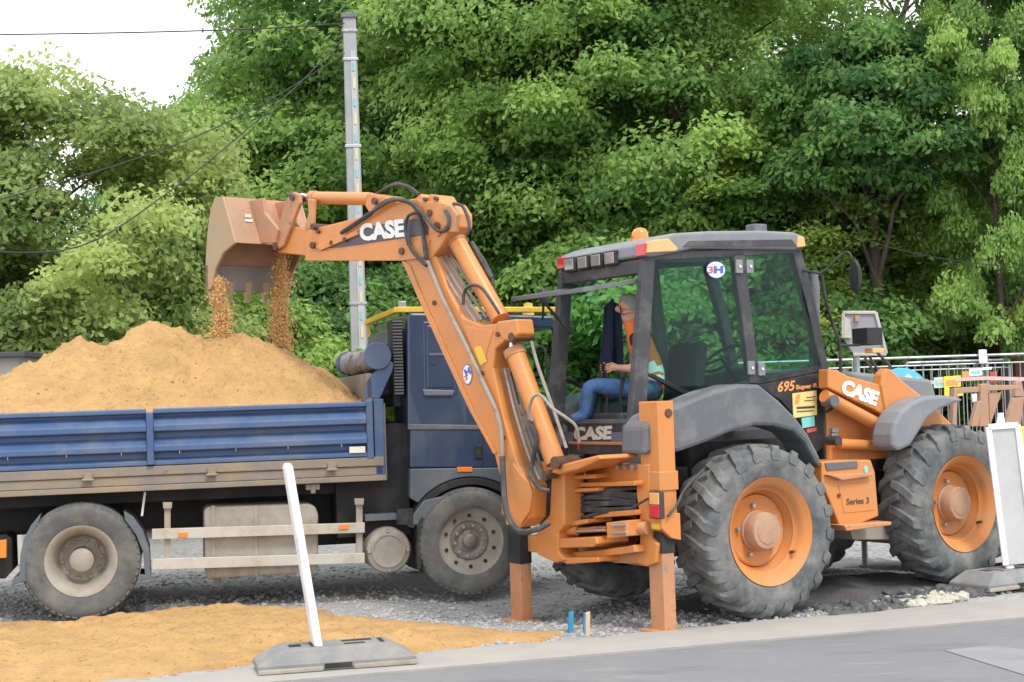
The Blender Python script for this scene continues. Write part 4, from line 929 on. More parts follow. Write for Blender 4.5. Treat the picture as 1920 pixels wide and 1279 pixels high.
# bucket
HB = .46
side = [(417, 368), (402, 371), (394, 395), (388, 440), (385, 490), (386, 545), (396, 542), (403, 506), (418, 474), (441, 455)]
S = [BF.y(a_, b_, HB) for a_, b_ in side]
mb = MB(BF); mb.prism(S, (0, -.03, 0)); bk = P('bucket', mb, 'bucket_dusty', None, .006)
mb = MB(BF); mb.prism([(p.x, -HB, p.z) for p in S], (0, .03, 0)); mb.build('side_plate', 'bucket_dusty', bk, .006)
path = [S[9], S[0], S[1], S[2], S[3], S[4], S[5]]
for (i0, i1, nm, mt) in ((0, 1, 'back_plate', 'bucket'), (1, 6, 'shell', 'bucket')):
    mb = MB(BF); seg = path[i0:i1+1]; vs = []
    cen = sum((p for p in S), Vector())/len(S)
    for p in seg:
        inn = p + (Vector((cen.x, p.y, cen.z))-p).normalized()*.03
        for y in (HB-.03, -HB+.03): vs.append((p.x, y, p.z)); vs.append((inn.x, y, inn.z))
    fs = []
    for i in range(len(seg)-1):
        o = i*4; q = o+4; fs += [(o, o+2, q+2, q), (o+1, q+1, q+3, o+3), (o, q, q+1, o+1), (o+2, o+3, q+3, q+2)]
    fs += [(0, 1, 3, 2), (len(vs)-4, len(vs)-2, len(vs)-1, len(vs)-3)]
    mb.add(vs, fs); mb.build(nm, mt, bk, .004)
T = S[5]; T2 = S[4]
mb = MB(BF); dirn = (T2-T).normalized(); mb.prism([T+Vector((.0, 0, 0)), T+Vector((-.04, 0, 0)), T+dirn*.24+Vector((-.045, 0, 0)), T+dirn*.24], (0, -2*HB, 0)); mb.build('lip', 'lip', bk, .004)
for k in range(5):
    y = HB-.05-k*(2*HB-.1)/4; c = Vector((T.x-.02, y, T.z)); w = .045
    mb = MB(BF); mb.add([c+Vector((-.03, -w, .09)), c+Vector((.03, -w, .09)), c+Vector((.03, w, .09)), c+Vector((-.03, w, .09)), c+Vector((-.012, -w*.45, -.11)), c+Vector((.012, -w*.45, -.11)), c+Vector((.012, w*.45, -.11)), c+Vector((-.012, w*.45, -.11))],
        [(0,3,2,1),(4,5,6,7),(0,1,5,4),(1,2,6,5),(2,3,7,6),(3,0,4,7)]); mb.build('tooth', 'bucket_dusty', bk, .004)
for y in (.17, -.13):
    mb = MB(BF); a = S[0].lerp(S[9], .05); b = S[0].lerp(S[9], .98)
    ear = [Vector((a.x, y, a.z)), Vector((a.x-.22, y, a.z+.0)), Vector((a.x-.24, y, a.z-.14)), Vector((b.x-.27, y, b.z+.10)), Vector((b.x-.22, y, b.z-.02)), Vector((b.x, y, b.z))]
    mb.prism(ear, (0, -.04, 0)); mb.build('ear', 'bucket', bk, .006)
mb = MB(BF); pm = (S[0]+S[9])/2
for k, (dz, ww) in enumerate(((.045, .06), (.0, .075))):
    mb = MB(BF); mb.box((pm.x-.004, .28-ww, pm.z+dz-.012), (pm.x-.0, .28+ww*.1, pm.z+dz+.012)); mb.v = [v+Vector((-.012, 0, 0)) for v in mb.v]; mb.build('white_mark', 'whitedecal', bk)
# hoses and pipes
hose('arm_hose', [(640, 437), (690, 405), (715, 382), (742, 374), (775, 385), (790, 420), (797, 470), (800, 487)], [.14, .145, .15, .15, .145, .14, .14, .13], .018, 'hose', dip)
hose('arm_hose', [(640, 436), (700, 396), (735, 376), (770, 380), (800, 410), (820, 432), (838, 430), (842, 410), (835, 395)], [.14, .16, .17, .16, .16, .16, .15, .15, .15], .016, 'hose', dip)
hose('arm_hose', [(766, 460), (760, 430), (766, 405), (786, 398)], .15, .014, 'hose', dip)
hose('arm_hose', [(766, 440), (770, 465), (790, 490), (800, 498)], .15, .016, 'hose', dip)
hose('top_hose', [(702, 366), (730, 350), (750, 346), (770, 352), (785, 364)], 0.02, .014, 'hose', dip)
hose('top_hose', [(712, 360), (740, 344), (762, 350), (778, 362)], -.06, .012, 'hose', dip)
hose('elbow_hose', [(850, 382), (866, 386), (876, 405), (880, 425), (876, 440)], .1, .014, 'hose', dip)
hose('boom_pipe', [(802, 490), (830, 560), (870, 640), (905, 715), (930, 770), (940, 810), (942, 860)], .13, .017, 'wirehose', boom)
hose('boom_hose', [(942, 856), (944, 905), (950, 960), (972, 995), (1005, 993), (1030, 980)], [.17, .2, .26, .3, .28, .2], .024, 'hose', boom)
for k in range(4):
    hose('top_pipe', [(818+k*9, 484-k*2), (852+k*10, 545-k*4), (893+k*10, 604-k*4)], .06-.03*k, .013, 'wirehose', boom)
hose('loop_hose', [(868, 572), (872, 545), (888, 535), (905, 542), (925, 570), (936, 588)], .10, .013, 'hose', boom)
hose('cylinder_hose', [(885, 460), (905, 485), (920, 515), (925, 535)], -.1, .016, 'hose', boom)
for k in range(3):
    hose('inner_pipe', [(946+k*7, 690), (965+k*8, 770), (990+k*8, 850), (1012+k*6, 900)], .05-.04*k, .012, 'wirehose', boom)
hose('cylinder_pipe', [(996, 640), (1010, 690), (1040, 775), (1062, 840)], -.05, .014, 'wirehose', boom)
hose('silver_hose', [(998, 790), (992, 770), (1000, 745), (1015, 742), (1035, 765), (1060, 782), (1080, 800), (1086, 830)], [.1, .12, .14, .14, .12, .1, .05, 0], .012, 'wirehose', boom)
hose('black_hose', [(992, 790), (1005, 820), (1000, 860), (995, 890), (1012, 915), (1030, 920)], [.1, .1, .08, .1, .14, .1], .018, 'hose', boom)
hose('stabiliser_hose', [(1180, 955), (1215, 935)], 0, .01, 'hose', boom)
mb = MB(MF); mb.tube([MF.y(a_, b_, -1.14) for a_, b_ in ((1252, 968), (1270, 945), (1282, 920), (1300, 900), (1320, 880))], .011, 7, sub=4); P('lamp_cable', mb, 'hose', None, 0, True)
# ================================================================== TIPPER TRUCK
TR = thing('tipper_truck', TF, 'dark blue tipper truck being loaded with sand', 'truck')
def T_(name, mb, mt, parent=None, bevel=.006, smooth=False): return mb.build(name, mt, parent or TR, bevel, smooth)
NY = -1.2
xF = TF.y(885, 1023, NY).x                   # front axle
def truck_wheel(x, y, r, w, front, sgn, dirty=True):
    c = Vector((x, y, r-.01)); h = w/2
    if front: prof = [(0, h*.30), (.09, h*.30), (.10, h*.25), (.175, h*.28), (.185, h*.40), (.245, h*.52), (.275, h*.62), (.285, h*.80), (.30, h*.90), (.305, h*.80)]
    else: prof = [(0, -h*.5), (.13, -h*.9), (.19, -h*.85), (.215, -h*.3), (.23, h*.45), (.262, h*.80), (.285, h*.92), (.30, h*.95), (.305, h*.85)]
    mb = MB(TF); mb.lathe(prof, c, 1, 44, sgn); wd_ = T_('wheel', mb, 'dusty' if not front else 'dusty', None, 0, True)
    mb = MB(TF); mb.lathe([(.29, -h*.8), (.31, -h*.95), (r*.80, -h), (r*.94, -h*.9), (r*.985, -h*.72), (r, -h*.6), (r, -h*.32), (r*.982, -h*.30), (r*.982, -h*.24), (r, -h*.22), (r, h*.22), (r*.982, h*.24), (r*.982, h*.30), (r, h*.32), (r, h*.6), (r*.985, h*.72), (r*.94, h*.9), (r*.88, h*.985), (r*.80, h), (r*.72, h*.97), (.315, h*.96), (.295, h*.88)], c, 1, 64, sgn)
    # shoulder blocks
    for k in range(48):
        a = 2*math.pi*k/48
        for q in (1,):
            ca, sa = math.cos(a), math.sin(a); tx = Vector((-sa, 0, ca)); rd = Vector((ca, 0, sa))
            b0 = c + rd*(r*.955) + Vector((0, sgn*h*.84, 0))
            mb.bar(b0-tx*.02, b0+tx*.02, .02, .016, rd)
    mb.build('tyre', 'tyre_dusty', wd_, 0, True)
    mb = MB(TF)
    if front:
        mb.lathe([(0, h*.62), (.05, h*.62), (.062, h*.55), (.065, h*.34), (.09, h*.31)], c, 1, 28, sgn); mb.build('hub', 'lip', wd_, 0, True)
        mb = MB(TF); mb.lathe([(.10, h*.3), (.11, h*.36), (.165, h*.36), (.172, h*.28)], c, 1, 36, sgn); mb.build('nut_ring', 'lip', wd_, 0, True)
    else:
        mb.lathe([(0, h*.25), (.085, h*.25), (.10, h*.18), (.105, -h*.7), (.16, -h*.85)], c, 1, 28, sgn); mb.build('hub', 'dusty', wd_, 0, True)
    for k in range(10):
        a = 2*math.pi*k/10+.1; p = c + Vector((math.cos(a)*(.138 if front else .165), 0, math.sin(a)*(.138 if front else .165)))
        mb = MB(TF); z0 = h*.36 if front else -h*.84
        mb.lathe([(0, z0+.035), (.013, z0+.035), (.016, z0)], p, 1, 6, sgn); mb.build('wheel_nut', 'steel' if front else 'dusty', wd_)
    for k in range(10 if front else 8):
        a = 2*math.pi*(k+.5)/(10 if front else 8); rr = .228 if front else .215
        p = c + Vector((math.cos(a)*rr, sgn*(h*.49 if front else -h*.2), math.sin(a)*rr))
        if front:
            mb = MB(TF); mb.lathe([(0, .012), (.016, .012), (.018, -.005)], p, 1, 10, sgn); mb.build('vent_hole', 'chassis', wd_)
    return wd_
RT = .495
truck_wheel(0, NY+.14, RT, .28, False, -1); truck_wheel(0, NY+.46, RT-.004, .28, False, -1); truck_wheel(0, 1.06, RT, .28, False, 1); truck_wheel(0, .74, RT-.004, .28, False, 1)
truck_wheel(xF, NY+.16, RT-.01, .29, True, -1); truck_wheel(xF, 1.04, RT-.01, .29, True, 1)
xB1 = TF.y(694, 760, NY).x; xB0 = xB1-4.6
mb = MB(TF)
for s in (-1, 1): mb.box((xB0+.2, s*.42-.05, .68), (xF+.6, s*.42+.05, .95))
mb.box((-.3, -.42, .42), (.3, .42, .7)); mb.tube([(0, -1.0, RT), (0, 1.0, RT)], .1, 10); mb.tube([(xF, -1.0, RT), (xF, 1.0, RT)], .07, 10)
mb.box((xB1-1.2, -.5, .45), (xB1+.3, .4, .95)); T_('chassis', mb, 'chassis', None, .01)
mb = MB(TF); mb.box((xB1-.3, -.98, .55), (TF.y(765, 800, -1.12).x+.02, .98, 1.55)); mb.box((xB0+.1, -.9, .94), (xB1-.1, .9, 1.06)); T_('subframe', mb, 'chassis', None, .01)
# bed
zt0 = TF.y(350, 764, NY).z; zs = TF.y(350, 870, NY).z; zb_ = TF.y(350, 917, NY).z
mb = MB(TF); mb.box((xB0, NY+.03, zb_+.06), (xB1, -NY-.03, zs-.02)); bed = T_('cargo_bed', mb, 'chassis', None, .006)
Hh = zt0-zs
def corr(x0, x1, y, s, name):
    pr = [(0, .05), (.07, .05), (.12, -.01), (.22, -.01), (.245, .075), (.34, .075), (.49, -.01), (.575, -.01), (.60, .075), (.70, .075), (.86, -.01), (.90, -.01), (.915, .06), (.985, .06), (1.0, .045), (1.0, -.03), (0, -.03)]
    mb = MB(TF); mb.prism([(x0, y-s*(-d_)*-1 if False else y+s*d_, zs+Hh*t_) for t_, d_ in pr], (x1-x0, 0, 0)); return mb.build(name, 'bedblue', bed, .006)
xs0 = TF.y(281, 800, NY).x
for s, yy in ((-1, NY+.03), (1, -NY-.03)):
    corr(xB0, xs0-.03, yy, s, 'side_panel'); corr(xs0+.03, xB1-.04, yy, s, 'side_panel')
    mb = MB(TF); mb.box((xs0-.032, yy-.06, zs+.005), (xs0+.032, yy+.06, zt0-.03)); mb.box((xs0-.028, yy+s*.06, zs+.005), (xs0+.028, yy+s*.075, zt0-.04)); mb.build('side_post', 'bedblue', bed, .006)
    mb = MB(TF); mb.box((xB1-.04, yy-.05, zs-.02), (xB1+.02, yy+.05, zt0+.01)); mb.build('corner_post', 'bedblue', bed, .008)
    mb = MB(TF); mb.box((xB0, yy-.045, zs-.085), (xB1+.11, yy+.045, zs-.005)); mb.build('hinge_rail', 'bedrust', bed, .008)
    mb = MB(TF); mb.box((xB0, yy-.03, zb_+.05), (xB1+.10, yy+.03, zs-.088)); mb.build('floor_edge', 'bedrust', bed, .006)
    mb = MB(TF); mb.box((xB0, yy-.055, zb_), (xB1+.12, yy+.055, zb_+.047)); mb.build('lower_rail', 'bedrust', bed, .006)
    for px in (165, 397, 622):
        p = TF.y(px, 890, NY); mb = MB(TF); mb.box((p.x-.035, yy+s*.05-.02, zs-.11), (p.x+.035, yy+s*.05+.02, zs-.04)); mb.tube([(p.x-.05, yy+s*.07, zs-.1), (p.x+.05, yy+s*.07, zs-.1)], .013, 6); mb.build('hinge', 'bedrust', bed, .004)
    for px in (15, 125, 228, 337, 442, 540, 640):
        p = TF.y(px, 850, NY); mb = MB(TF); mb.tube([(p.x, yy+s*.05, zs+.17), (p.x, yy+s*.066, zs+.15), (p.x, yy+s*.066, zs+.10), (p.x, yy+s*.045, zs+.085)], .005, 5); mb.build('lash_hook', 'steel', bed, 0, True)
mb = MB(TF); mb.plate([(655, 838), (685, 837), (685, 849), (655, 850)], 1, NY-.03, .01); mb.build('number_plate', 'offwhite', bed, .003)
mb = MB(TF); mb.box((xB1-.02, -1.15, zs-.05), (xB1+.03, 1.15, zt0+.25)); hb_ = mb.build('headboard', 'bedrust', bed, .006)
for yv in (NY+.05, 1.1):
    mb = MB(TF); mb.box((xB1+.03, yv-.05, zb_), (xB1+.12, yv+.05, zt0+.02)); mb.build('headboard_post', 'bedblue', bed, .008)
    mb = MB(TF); mb.box((xB1+.10, yv-.035, zb_), (xB1+.135, yv+.035, zt0-.02)); mb.build('post_channel', 'bedrust', bed, .004)
    pts = [TF.y(a_, b_, NY+.05) for a_, b_ in ((690, 655), (703, 648), (738, 682), (736, 695), (712, 748), (686, 748), (684, 716), (700, 700), (712, 690))]
    mb = MB(TF); mb.prism([(p.x, yv, p.z) for p in pts], (0, .03, 0)); mb.build('tarp_bracket', 'bedblue', bed, .006)
# rolled tarp, lying across the bed front
p0 = TF.y(706, 668, NY+.1); rl = MB(TF); N = 46; n = 18; vs = []; fs = []
for i in range(N+1):
    t = i/N; y = NY+.06 + t*2.25
    for k in range(n):
        a = 2*math.pi*k/n; r = .105*(1+.26*noise.noise((t*9, math.cos(a)*1.2, math.sin(a)*1.2))+.22*noise.noise((t*26, math.cos(a)*2, math.sin(a)*2)))
        vs.append((p0.x+math.cos(a)*r+.02*math.sin(t*8), y, p0.z+math.sin(a)*r-.03*math.sin(t*3.1)))
for i in range(N):
    for k in range(n): fs.append((i*n+k, i*n+(k+1) % n, (i+1)*n+(k+1) % n, (i+1)*n+k))
fs += [tuple(range(n)), tuple(range(N*n, N*n+n))]
rl.add(vs, fs); rl.build('rolled_tarp', 'tarp', bed, 0, True)
for yv in (NY+.04, 1.14):
    mb = MB(TF); mb.lathe([(0, -.02), (.12, -.02), (.125, 0), (.12, .02), (0, .02)], (p0.x, yv, p0.z), 1, 24); mb.build('roll_end', 'bedblue', bed, .004, True)
# cab
KY = -1.12
co_ = [(763, 592), (770, 586), (905, 588), (918, 622), (930, 784), (932, 800), (764, 800)]
mb = MB(TF); mb.plate(co_, 1, KY, 2.24); tc_ = T_('cab', mb, 'cabblue', None, .03)
mb = MB(TF); mb.plate([(900, 588), (1035, 592), (1049, 604), (1050, 614), (914, 621)], 1, KY+.002, 2.236); mb.build('cab_roof', 'cabblue', tc_, .02)
mb = MB(TF); mb.plate([(926, 783), (1066, 781), (1066, 803), (926, 803)], 1, KY+.002, 2.236); mb.build('door_sill', 'cabblue', tc_, .01)
pil = [(1034, 610), (1050, 606), (1060, 650), (1067, 790), (1054, 790), (1047, 650)]
for y0 in (KY+.001, -KY-.081):
    pp = [TF.y(a_, b_, KY) for a_, b_ in pil]; mb = MB(TF); mb.prism([(p.x, y0, p.z) for p in pp], (0, .08, 0)); mb.build('front_pillar', 'cabblue', tc_, .012)
xk0, xk1 = TF.y(763, 790, KY).x, TF.y(1066, 790, KY).x
mb = MB(TF); mb.plate([(765, 795), (905, 797), (905, 806), (765, 806)], 1, KY-.018, .05); mb.build('waist_strip', 'cabgrey', tc_, .008)
mb = MB(TF); mb.plate([(769, 806), (1066, 802), (1066, 877), (769, 877)], 1, KY-.008, 2.24); mb.build('lower_cab', 'cabblue', tc_, .012)
ar = [(769, 879), (1066, 875), (1066, 945)] + [(885+128*math.cos(R(a)), 1022-128*math.sin(R(a))) for a in range(38, 150, 8)] + [(769, 934)]
mb = MB(TF); mb.plate(ar, 1, KY-.012, .30); mb.build('wheel_arch_skirt', 'cabgrey', tc_, .01)
mb = MB(TF)
ap = [TF.y(885+126*math.cos(R(a)), 1022-126*math.sin(R(a)), NY+.05) for a in range(20, 170, 6)]
aq = [TF.y(885+113*math.cos(R(a)), 1022-113*math.sin(R(a)), NY+.05) for a in range(20, 170, 6)]
mb.prism(ap + aq[::-1], (0, .34, 0)); mb.build('wheel_arch_liner', 'black', tc_, .004)
mb = MB(TF); mb.plate([(795, 938), (833, 930), (815, 960), (800, 985), (775, 985), (775, 965)], 1, NY+.04, .3); mb.build('rear_wing', 'cabgrey', tc_, .012)
# rear corner recess panel (blind window)
mb = MB(TF); mb.plate([(793, 603), (852, 603), (858, 740), (795, 740)], 1, KY-.006, .02); wn = mb.build('blind_window_frame', 'cabblue', tc_, .02)
mb = MB(TF); mb.plate([(800, 610), (845, 611), (850, 728), (801, 728)], 1, KY-.012, .02); mb.build('blind_window', 'cabblue', tc_, .012)
mb = MB(TF); mb.plate([(804, 662), (836, 662), (838, 667), (805, 667)], 1, KY-.02, .02); mb.build('vent', 'cabgrey', tc_, .003)
p = TF.y(813, 674, KY); disc_plate(TF, 1, KY-.018, p, .035, .05, .012, 18).build('filler_flap', 'cabblue', tc_)
mb = MB(TF); mb.plate([(792, 730), (852, 732), (850, 742), (796, 742)], 1, KY-.02, .02); mb.build('window_sill', 'bluegrey', tc_, .008)
mb = MB(TF); mb.plate([(857, 876), (886, 876), (886, 885), (858, 885)], 1, KY-.022, .02); mb.build('side_marker', 'amber', tc_, .004)
mb = MB(TF); mb.plate([(890, 835), (903, 834), (904, 860), (891, 860)], 1, KY-.022, .02); mb.build('door_handle', 'black', tc_, .006)
mb = MB(TF); mb.plate([(904, 806), (906, 806), (906, 877), (904, 877)], 1, KY-.0095, .01); mb.build('door_gap', 'chassis', tc_)
wpx = [(916, 621), (1034, 614), (1047, 650), (1054, 783), (930, 785)]
for y0 in (KY+.02, -KY-.03):
    pp = [TF.y(a_, b_, KY) for a_, b_ in wpx]; mb = MB(TF); mb.prism([(p.x, y0, p.z) for p in pp], (0, .006, 0)); mb.build('door_window', 'glass_truck', tc_)
p = TF.y(960, 740, 0)
for y0 in (-.75, .3):
    mb = MB(TF); mb.box((p.x-.15, y0, p.z-.25), (p.x+.02, y0+.45, p.z+.22)); mb.build('seat_back', 'seat', tc_, .03)
mb = MB(TF); mb.tube([TF.y(a_, b_, KY-.04) for a_, b_ in ((1003, 655), (1015, 650), (1024, 668), (1028, 740))], .014, 7, sub=3); mb.build('grab_rail', 'black', tc_, 0, True)
# louvred intake stack at the cab's rear corner and the rear wall
mb = MB(TF); x0 = TF.y(737, 700, KY+.05).x; zt_ = TF.y(750, 598, KY).z; zl_ = TF.y(750, 742, KY).z
mb.box((x0, KY+.04, zl_), (xk0-.01, KY+.34, zt_)); ink = mb.build('intake_stack', 'chassis', tc_, .008)
for k in range(24):
    z = zl_+.02 + k*(zt_-zl_-.04)/23
    mb = MB(TF); mb.box((x0+.005, KY+.025, z-.006), (xk0-.015, KY+.045, z+.008)); mb.build('louvre', 'grey', tc_)
mb = MB(TF); mb.box((xk0-.06, -.75, 1.7), (xk0+.01, 1.0, 2.42)); mb.build('rear_wall', 'cabgrey', tc_, .01)
for k in range(5):
    mb = MB(TF); mb.box((xk0-.075, -.7, 1.8+k*.12), (xk0-.058, .98, 1.84+k*.12)); mb.build('wall_rib', 'cabgrey', tc_, .004)
# yellow roof frame with beacon
ry = TF.y(765, 580, KY).z
mb = MB(TF); mb.bar((xk0-.05, KY+.03, ry), (xk1-.08, KY+.03, ry-.03), .06, .05); rb_ = mb.build('roof_bar', 'yellow', tc_, .008)
mb = MB(TF); mb.bar((xk0-.05, KY+.03, ry), (xk0-.05, 1.05, ry), .06, .05); mb.build('roof_bar', 'yellow', tc_, .008)
mb = MB(TF); mb.bar((xk0-.05, .95, ry), (xk0-.05, .95, ry-.22), .03, .03, (1, 0, 0)); mb.build('roof_bar_leg', 'yellow', tc_, .004)
p = TF.y(775, 572, KY+.05); mb = MB(TF); mb.box((xk0-.04, KY+.02, ry+.02), (xk0+.03, KY+.08, ry+.075)); mb.build('clamp', 'steel', tc_, .004)
p = TF.y(990, 572, 0); mb = MB(TF); mb.lathe([(.06, 0), (.06, .04), (.05, .05), (.045, .12), (0, .13)], (p.x, 0, ry-.02), 2, 14); mb.build('roof_beacon', 'yellow', tc_, 0, True)
mb = MB(TF); q = TF.y(1015, 556, KY-.2); mb.lathe([(0, -.01), (.055, 0), (.06, .02), (.03, .06), (0, .065)], (0, 0, 0), 0, 16); mb.v = [Vector((v.x, v.y, v.z*1.3))+q for v in mb.v]; mb.tube([q+Vector((.02, 0, -.05)), q+Vector((.03, .1, -.2))], .012, 6); mb.build('mirror', 'dark', tc_, 0, True)
# side guard, tanks, mudguards
sg = None
for k, (a, b, c, d) in enumerate((((285, 992), (684, 980), (684, 999), (285, 1012)), ((285, 1048), (684, 1037), (684, 1056), (285, 1069)))):
    mb = MB(TF); mb.plate([a, b, c, d], 1, NY+.02, .035); sg_ = mb.build('side_guard' if sg is None else 'guard_rail', 'alu', sg or TR, .004); sg = sg or sg_
for px, y0 in ((314, 942), (674, 935)):
    mb = MB(TF); mb.plate([(px-6, y0+8), (px+6, y0+8), (px+6, 1050), (px-6, 1050)], 1, NY+.058, .04); mb.build('guard_post', 'dusty', sg, .004)
    mb = MB(TF); mb.plate([(px-9, y0), (px+9, y0), (px+8, y0+12), (px-8, y0+12)], 1, NY+.03, .07); mb.build('guard_bracket', 'dusty', sg, .004)
for px, py in ((645, 988), (343, 1003)):
    mb = MB(TF); mb.plate([(px-9, py-4), (px+9, py-5), (px+9, py+4), (px-9, py+5)], 1, NY+.008, .012); mb.build('marker_lamp', 'amber', sg, .003)
mb = MB(TF); mb.plate([(382, 958), (388, 950), (580, 944), (592, 950), (597, 965), (597, 1066), (585, 1074), (420, 1084), (390, 1086), (384, 1070)], 1, NY+.10, .5); ft = T_('fuel_tank', mb, 'dusty', None, .035)
for px in (400, 480, 560):
    mb = MB(TF); mb.plate([(px-4, 948), (px+4, 948), (px+4, 1080), (px-4, 1081)], 1, NY+.092, .02); mb.build('tank_strap', 'dusty', ft, .003)
mb = MB(TF); q = TF.y(409, 1088, NY+.3); mb.lathe([(0, -.03), (.02, -.03), (.03, .03)], q, 2, 10); mb.build('drain_plug', 'dusty', ft, 0, True)
q = TF.y(728, 1032, NY+.08); mb = MB(TF); mb.lathe([(0, .012), (.13, .012), (.135, .022), (.15, .022), (.155, .01), (.19, .0), (.205, -.03), (.21, -.6), (0, -.62)], q, 1, 36, -1); at_ = T_('air_tank', mb, 'dusty', None, 0, True)
for k in range(4):
    a = R(90*k); mb = MB(TF); mb.lathe([(0, .02), (.014, .02), (.018, .0)], q+Vector((math.cos(a)*.172, -.004, math.sin(a)*.172)), 1, 8, -1); mb.build('tank_bolt', 'steel', at_)
mb = MB(TF); mb.plate([(745, 955), (775, 953), (776, 984), (745, 985)], 1, NY+.06, .2); T_('battery_box', mb, 'black', None, .008)
mb = MB(TF); mb.plate([(684, 965), (790, 960), (790, 972), (684, 978)], 1, NY+.1, .2); T_('step_bracket', mb, 'cabgrey', None, .006)
mb = MB(TF); mb.plate([(782, 985), (790, 970), (794, 970), (790, 1068), (783, 1068)], 1, NY+.03, .3); T_('mud_flap', mb, 'black', None, .004)
for pts in ([(38, 1040), (45, 1010), (58, 985), (77, 962), (74, 975), (62, 1000), (52, 1030), (47, 1090), (22, 1098), (24, 1085), (36, 1080)],
            [(232, 958), (250, 970), (268, 995), (280, 1030), (283, 1085), (262, 1090), (262, 1078), (272, 1078), (268, 1035), (255, 1003), (234, 975)]):
    mb = MB(TF); mb.plate(pts, 1, NY+.01, .55); T_('mudguard', mb, 'cabgrey', None, .006)
mb = MB(TF); mb.plate([(-14, 1015), (12, 1012), (12, 1046), (-14, 1048)], 1, NY+.03, .1); T_('tail_marker', mb, 'amber', None, .006)
mb = MB(TF); mb.plate([(-20, 1008), (10, 1002), (22, 1010), (24, 1070), (10, 1085), (-20, 1086)], 1, NY+.2, .5); T_('tail_box', mb, 'chassis', None, .006)
mb = MB(TF); mb.tube([TF.y(272, 922, NY+.1), TF.y(266, 968, NY+.1)], .012, 6); T_('tie_strap', mb, 'white')
p = TF.y(588, 915, NY); mb = MB(TF); mb.box((p.x-.06, NY+.05, p.z-.02), (p.x+.06, NY+.15, p.z+.03)); mb.box((p.x-.02, NY+.04, p.z-.05), (p.x+.02, NY+.1, p.z+.03)); T_('coupling_bracket', mb, 'dusty', None, .006)
# ---------------------------------------------------------------- sand heap in the bed
sil = [(-300, 735), (-150, 740), (-60, 730), (0, 706), (40, 690), (100, 660), (150, 634), (195, 646), (225, 634), (255, 614), (280, 604), (330, 613), (385, 645), (420, 630), (460, 628), (500, 640), (560, 672), (620, 706), (665, 745), (690, 755)]
SP = [TF.y(a_, b_, .0) for a_, b_ in sil]
def silz(x):
    for a, b in zip(SP, SP[1:]):
        if a.x <= x <= b.x: return a.z+(b.z-a.z)*(x-a.x)/(b.x-a.x)
    return SP[0].z if x < SP[0].x else SP[-1].z
gx = np.linspace(xB0+.05, xB1-.04, 260); gy = np.linspace(NY+.075, -NY-.075, 130); vs = []
zr = zt0-.03
for y in gy:
    for x in gx:
        q = abs(y/1.125); f = max(0, 1-q**1.35)
        nz = noise.fractal((x*2.2, y*2.2, 7), 1, 2, 4)*.05 + noise.fractal((x*8, y*8, 2), .8, 2, 5)*.034
        z = zr + max(0, silz(x)-zr)*f + nz*min(1, f*4) + abs(noise.noise((x*22, y*22, 1)))*.022*min(1, f*5)
        vs.append((x, y, z))
nx = len(gx); fs = [(j*nx+i, j*nx+i+1, (j+1)*nx+i+1, (j+1)*nx+i) for j in range(len(gy)-1) for i in range(nx-1)]
mb = MB(TF); mb.add(vs, fs)
tag(mb.build('sand_heap', 'sand', None, 0, True), 'heap of yellow sand piled in the blue truck bed', 'sand')
def grains(name, top, bot, n, spread, label, seed):
    rnd = random.Random(seed); mb = MB(W); V = []; Fc = []
    for i in range(n):
        t = rnd.random(); c = top.lerp(bot, t); w = spread*(.35+.65*t)
        w *= 2.6 if rnd.random() < .12 else 1; off = Vector((rnd.gauss(0, w), rnd.gauss(0, w), rnd.gauss(0, .02))); off.x += .05*noise.noise((t*5, seed, 0)); c = c+off
        s = .003+.008*rnd.random()**3; l = s*rnd.uniform(.9, 1.7); o = len(V)
        V += [c+Vector(d_) for d_ in ((s,0,0),(-s,0,0),(0,s,0),(0,-s,0),(0,0,l),(0,0,-l))]
        Fc += [tuple(q+o for q in f) for f in ((0,2,4),(2,1,4),(1,3,4),(3,0,4),(2,0,5),(1,2,5),(3,1,5),(0,3,5))]
    mb.v = V; mb.f = Fc; return tag(mb.build(name, mat('loose_sand', (.62, .37, .15), .95, 0, .3, 40)), label, kind='stuff')
Db = (BF.M @ S[5]).y
a0 = CAM + ray(408, 525)*(Db-.1); a1 = CAM + ray(418, 640)*(Db-.05)
grains('falling_sand', a0, a1, 6500, .042, 'sand trickling from the left teeth of the bucket', 1)
b0 = CAM + ray(529, 478)*(Db+.35); b1 = CAM + ray(524, 662)*(Db+.35)
grains('falling_sand', b0, b1, 11000, .046, 'sand pouring from the right end of the bucket', 2)
# ================================================================== DRIVER
hw = CAM + ray(1240, 730)*12.62  # at the seat
PF = Frame((hw.x, hw.y, 0), R(180))            # x: the way he faces (picture left), y: towards the camera
def q(px, py, y): return PF.y(px-9, py, y)
nodes = {}
def nd(k, p, r, part): nodes[k] = (Vector(p), r if isinstance(r, tuple) else (r, r), part)
nd('pelvis', q(1243, 728, 0), (.15, .125), 'jeans'); nd('spine', q(1234, 700, 0), (.15, .12), 'torso'); nd('chest', q(1212, 660, 0), (.17, .125), 'torso')
nd('upper', q(1203, 626, 0), (.13, .10), 'torso'); nd('neck', q(1196, 606, 0), .06, 'skin'); nd('skull0', q(1191, 592, 0), (.074, .074), 'skin')
nd('skull1', q(1187, 575, 0), (.086, .09), 'skin'); nd('skull2', q(1188, 560, 0), (.066, .07), 'skin')
hc = nodes['skull1'][0]
nd('jaw', hc + Vector((.058, 0, -.082)), .044, 'skin'); nd('nose', hc + Vector((.112, 0, -.025)), .017, 'skin'); nd('brow', hc + Vector((.05, 0, .035)), .052, 'skin')
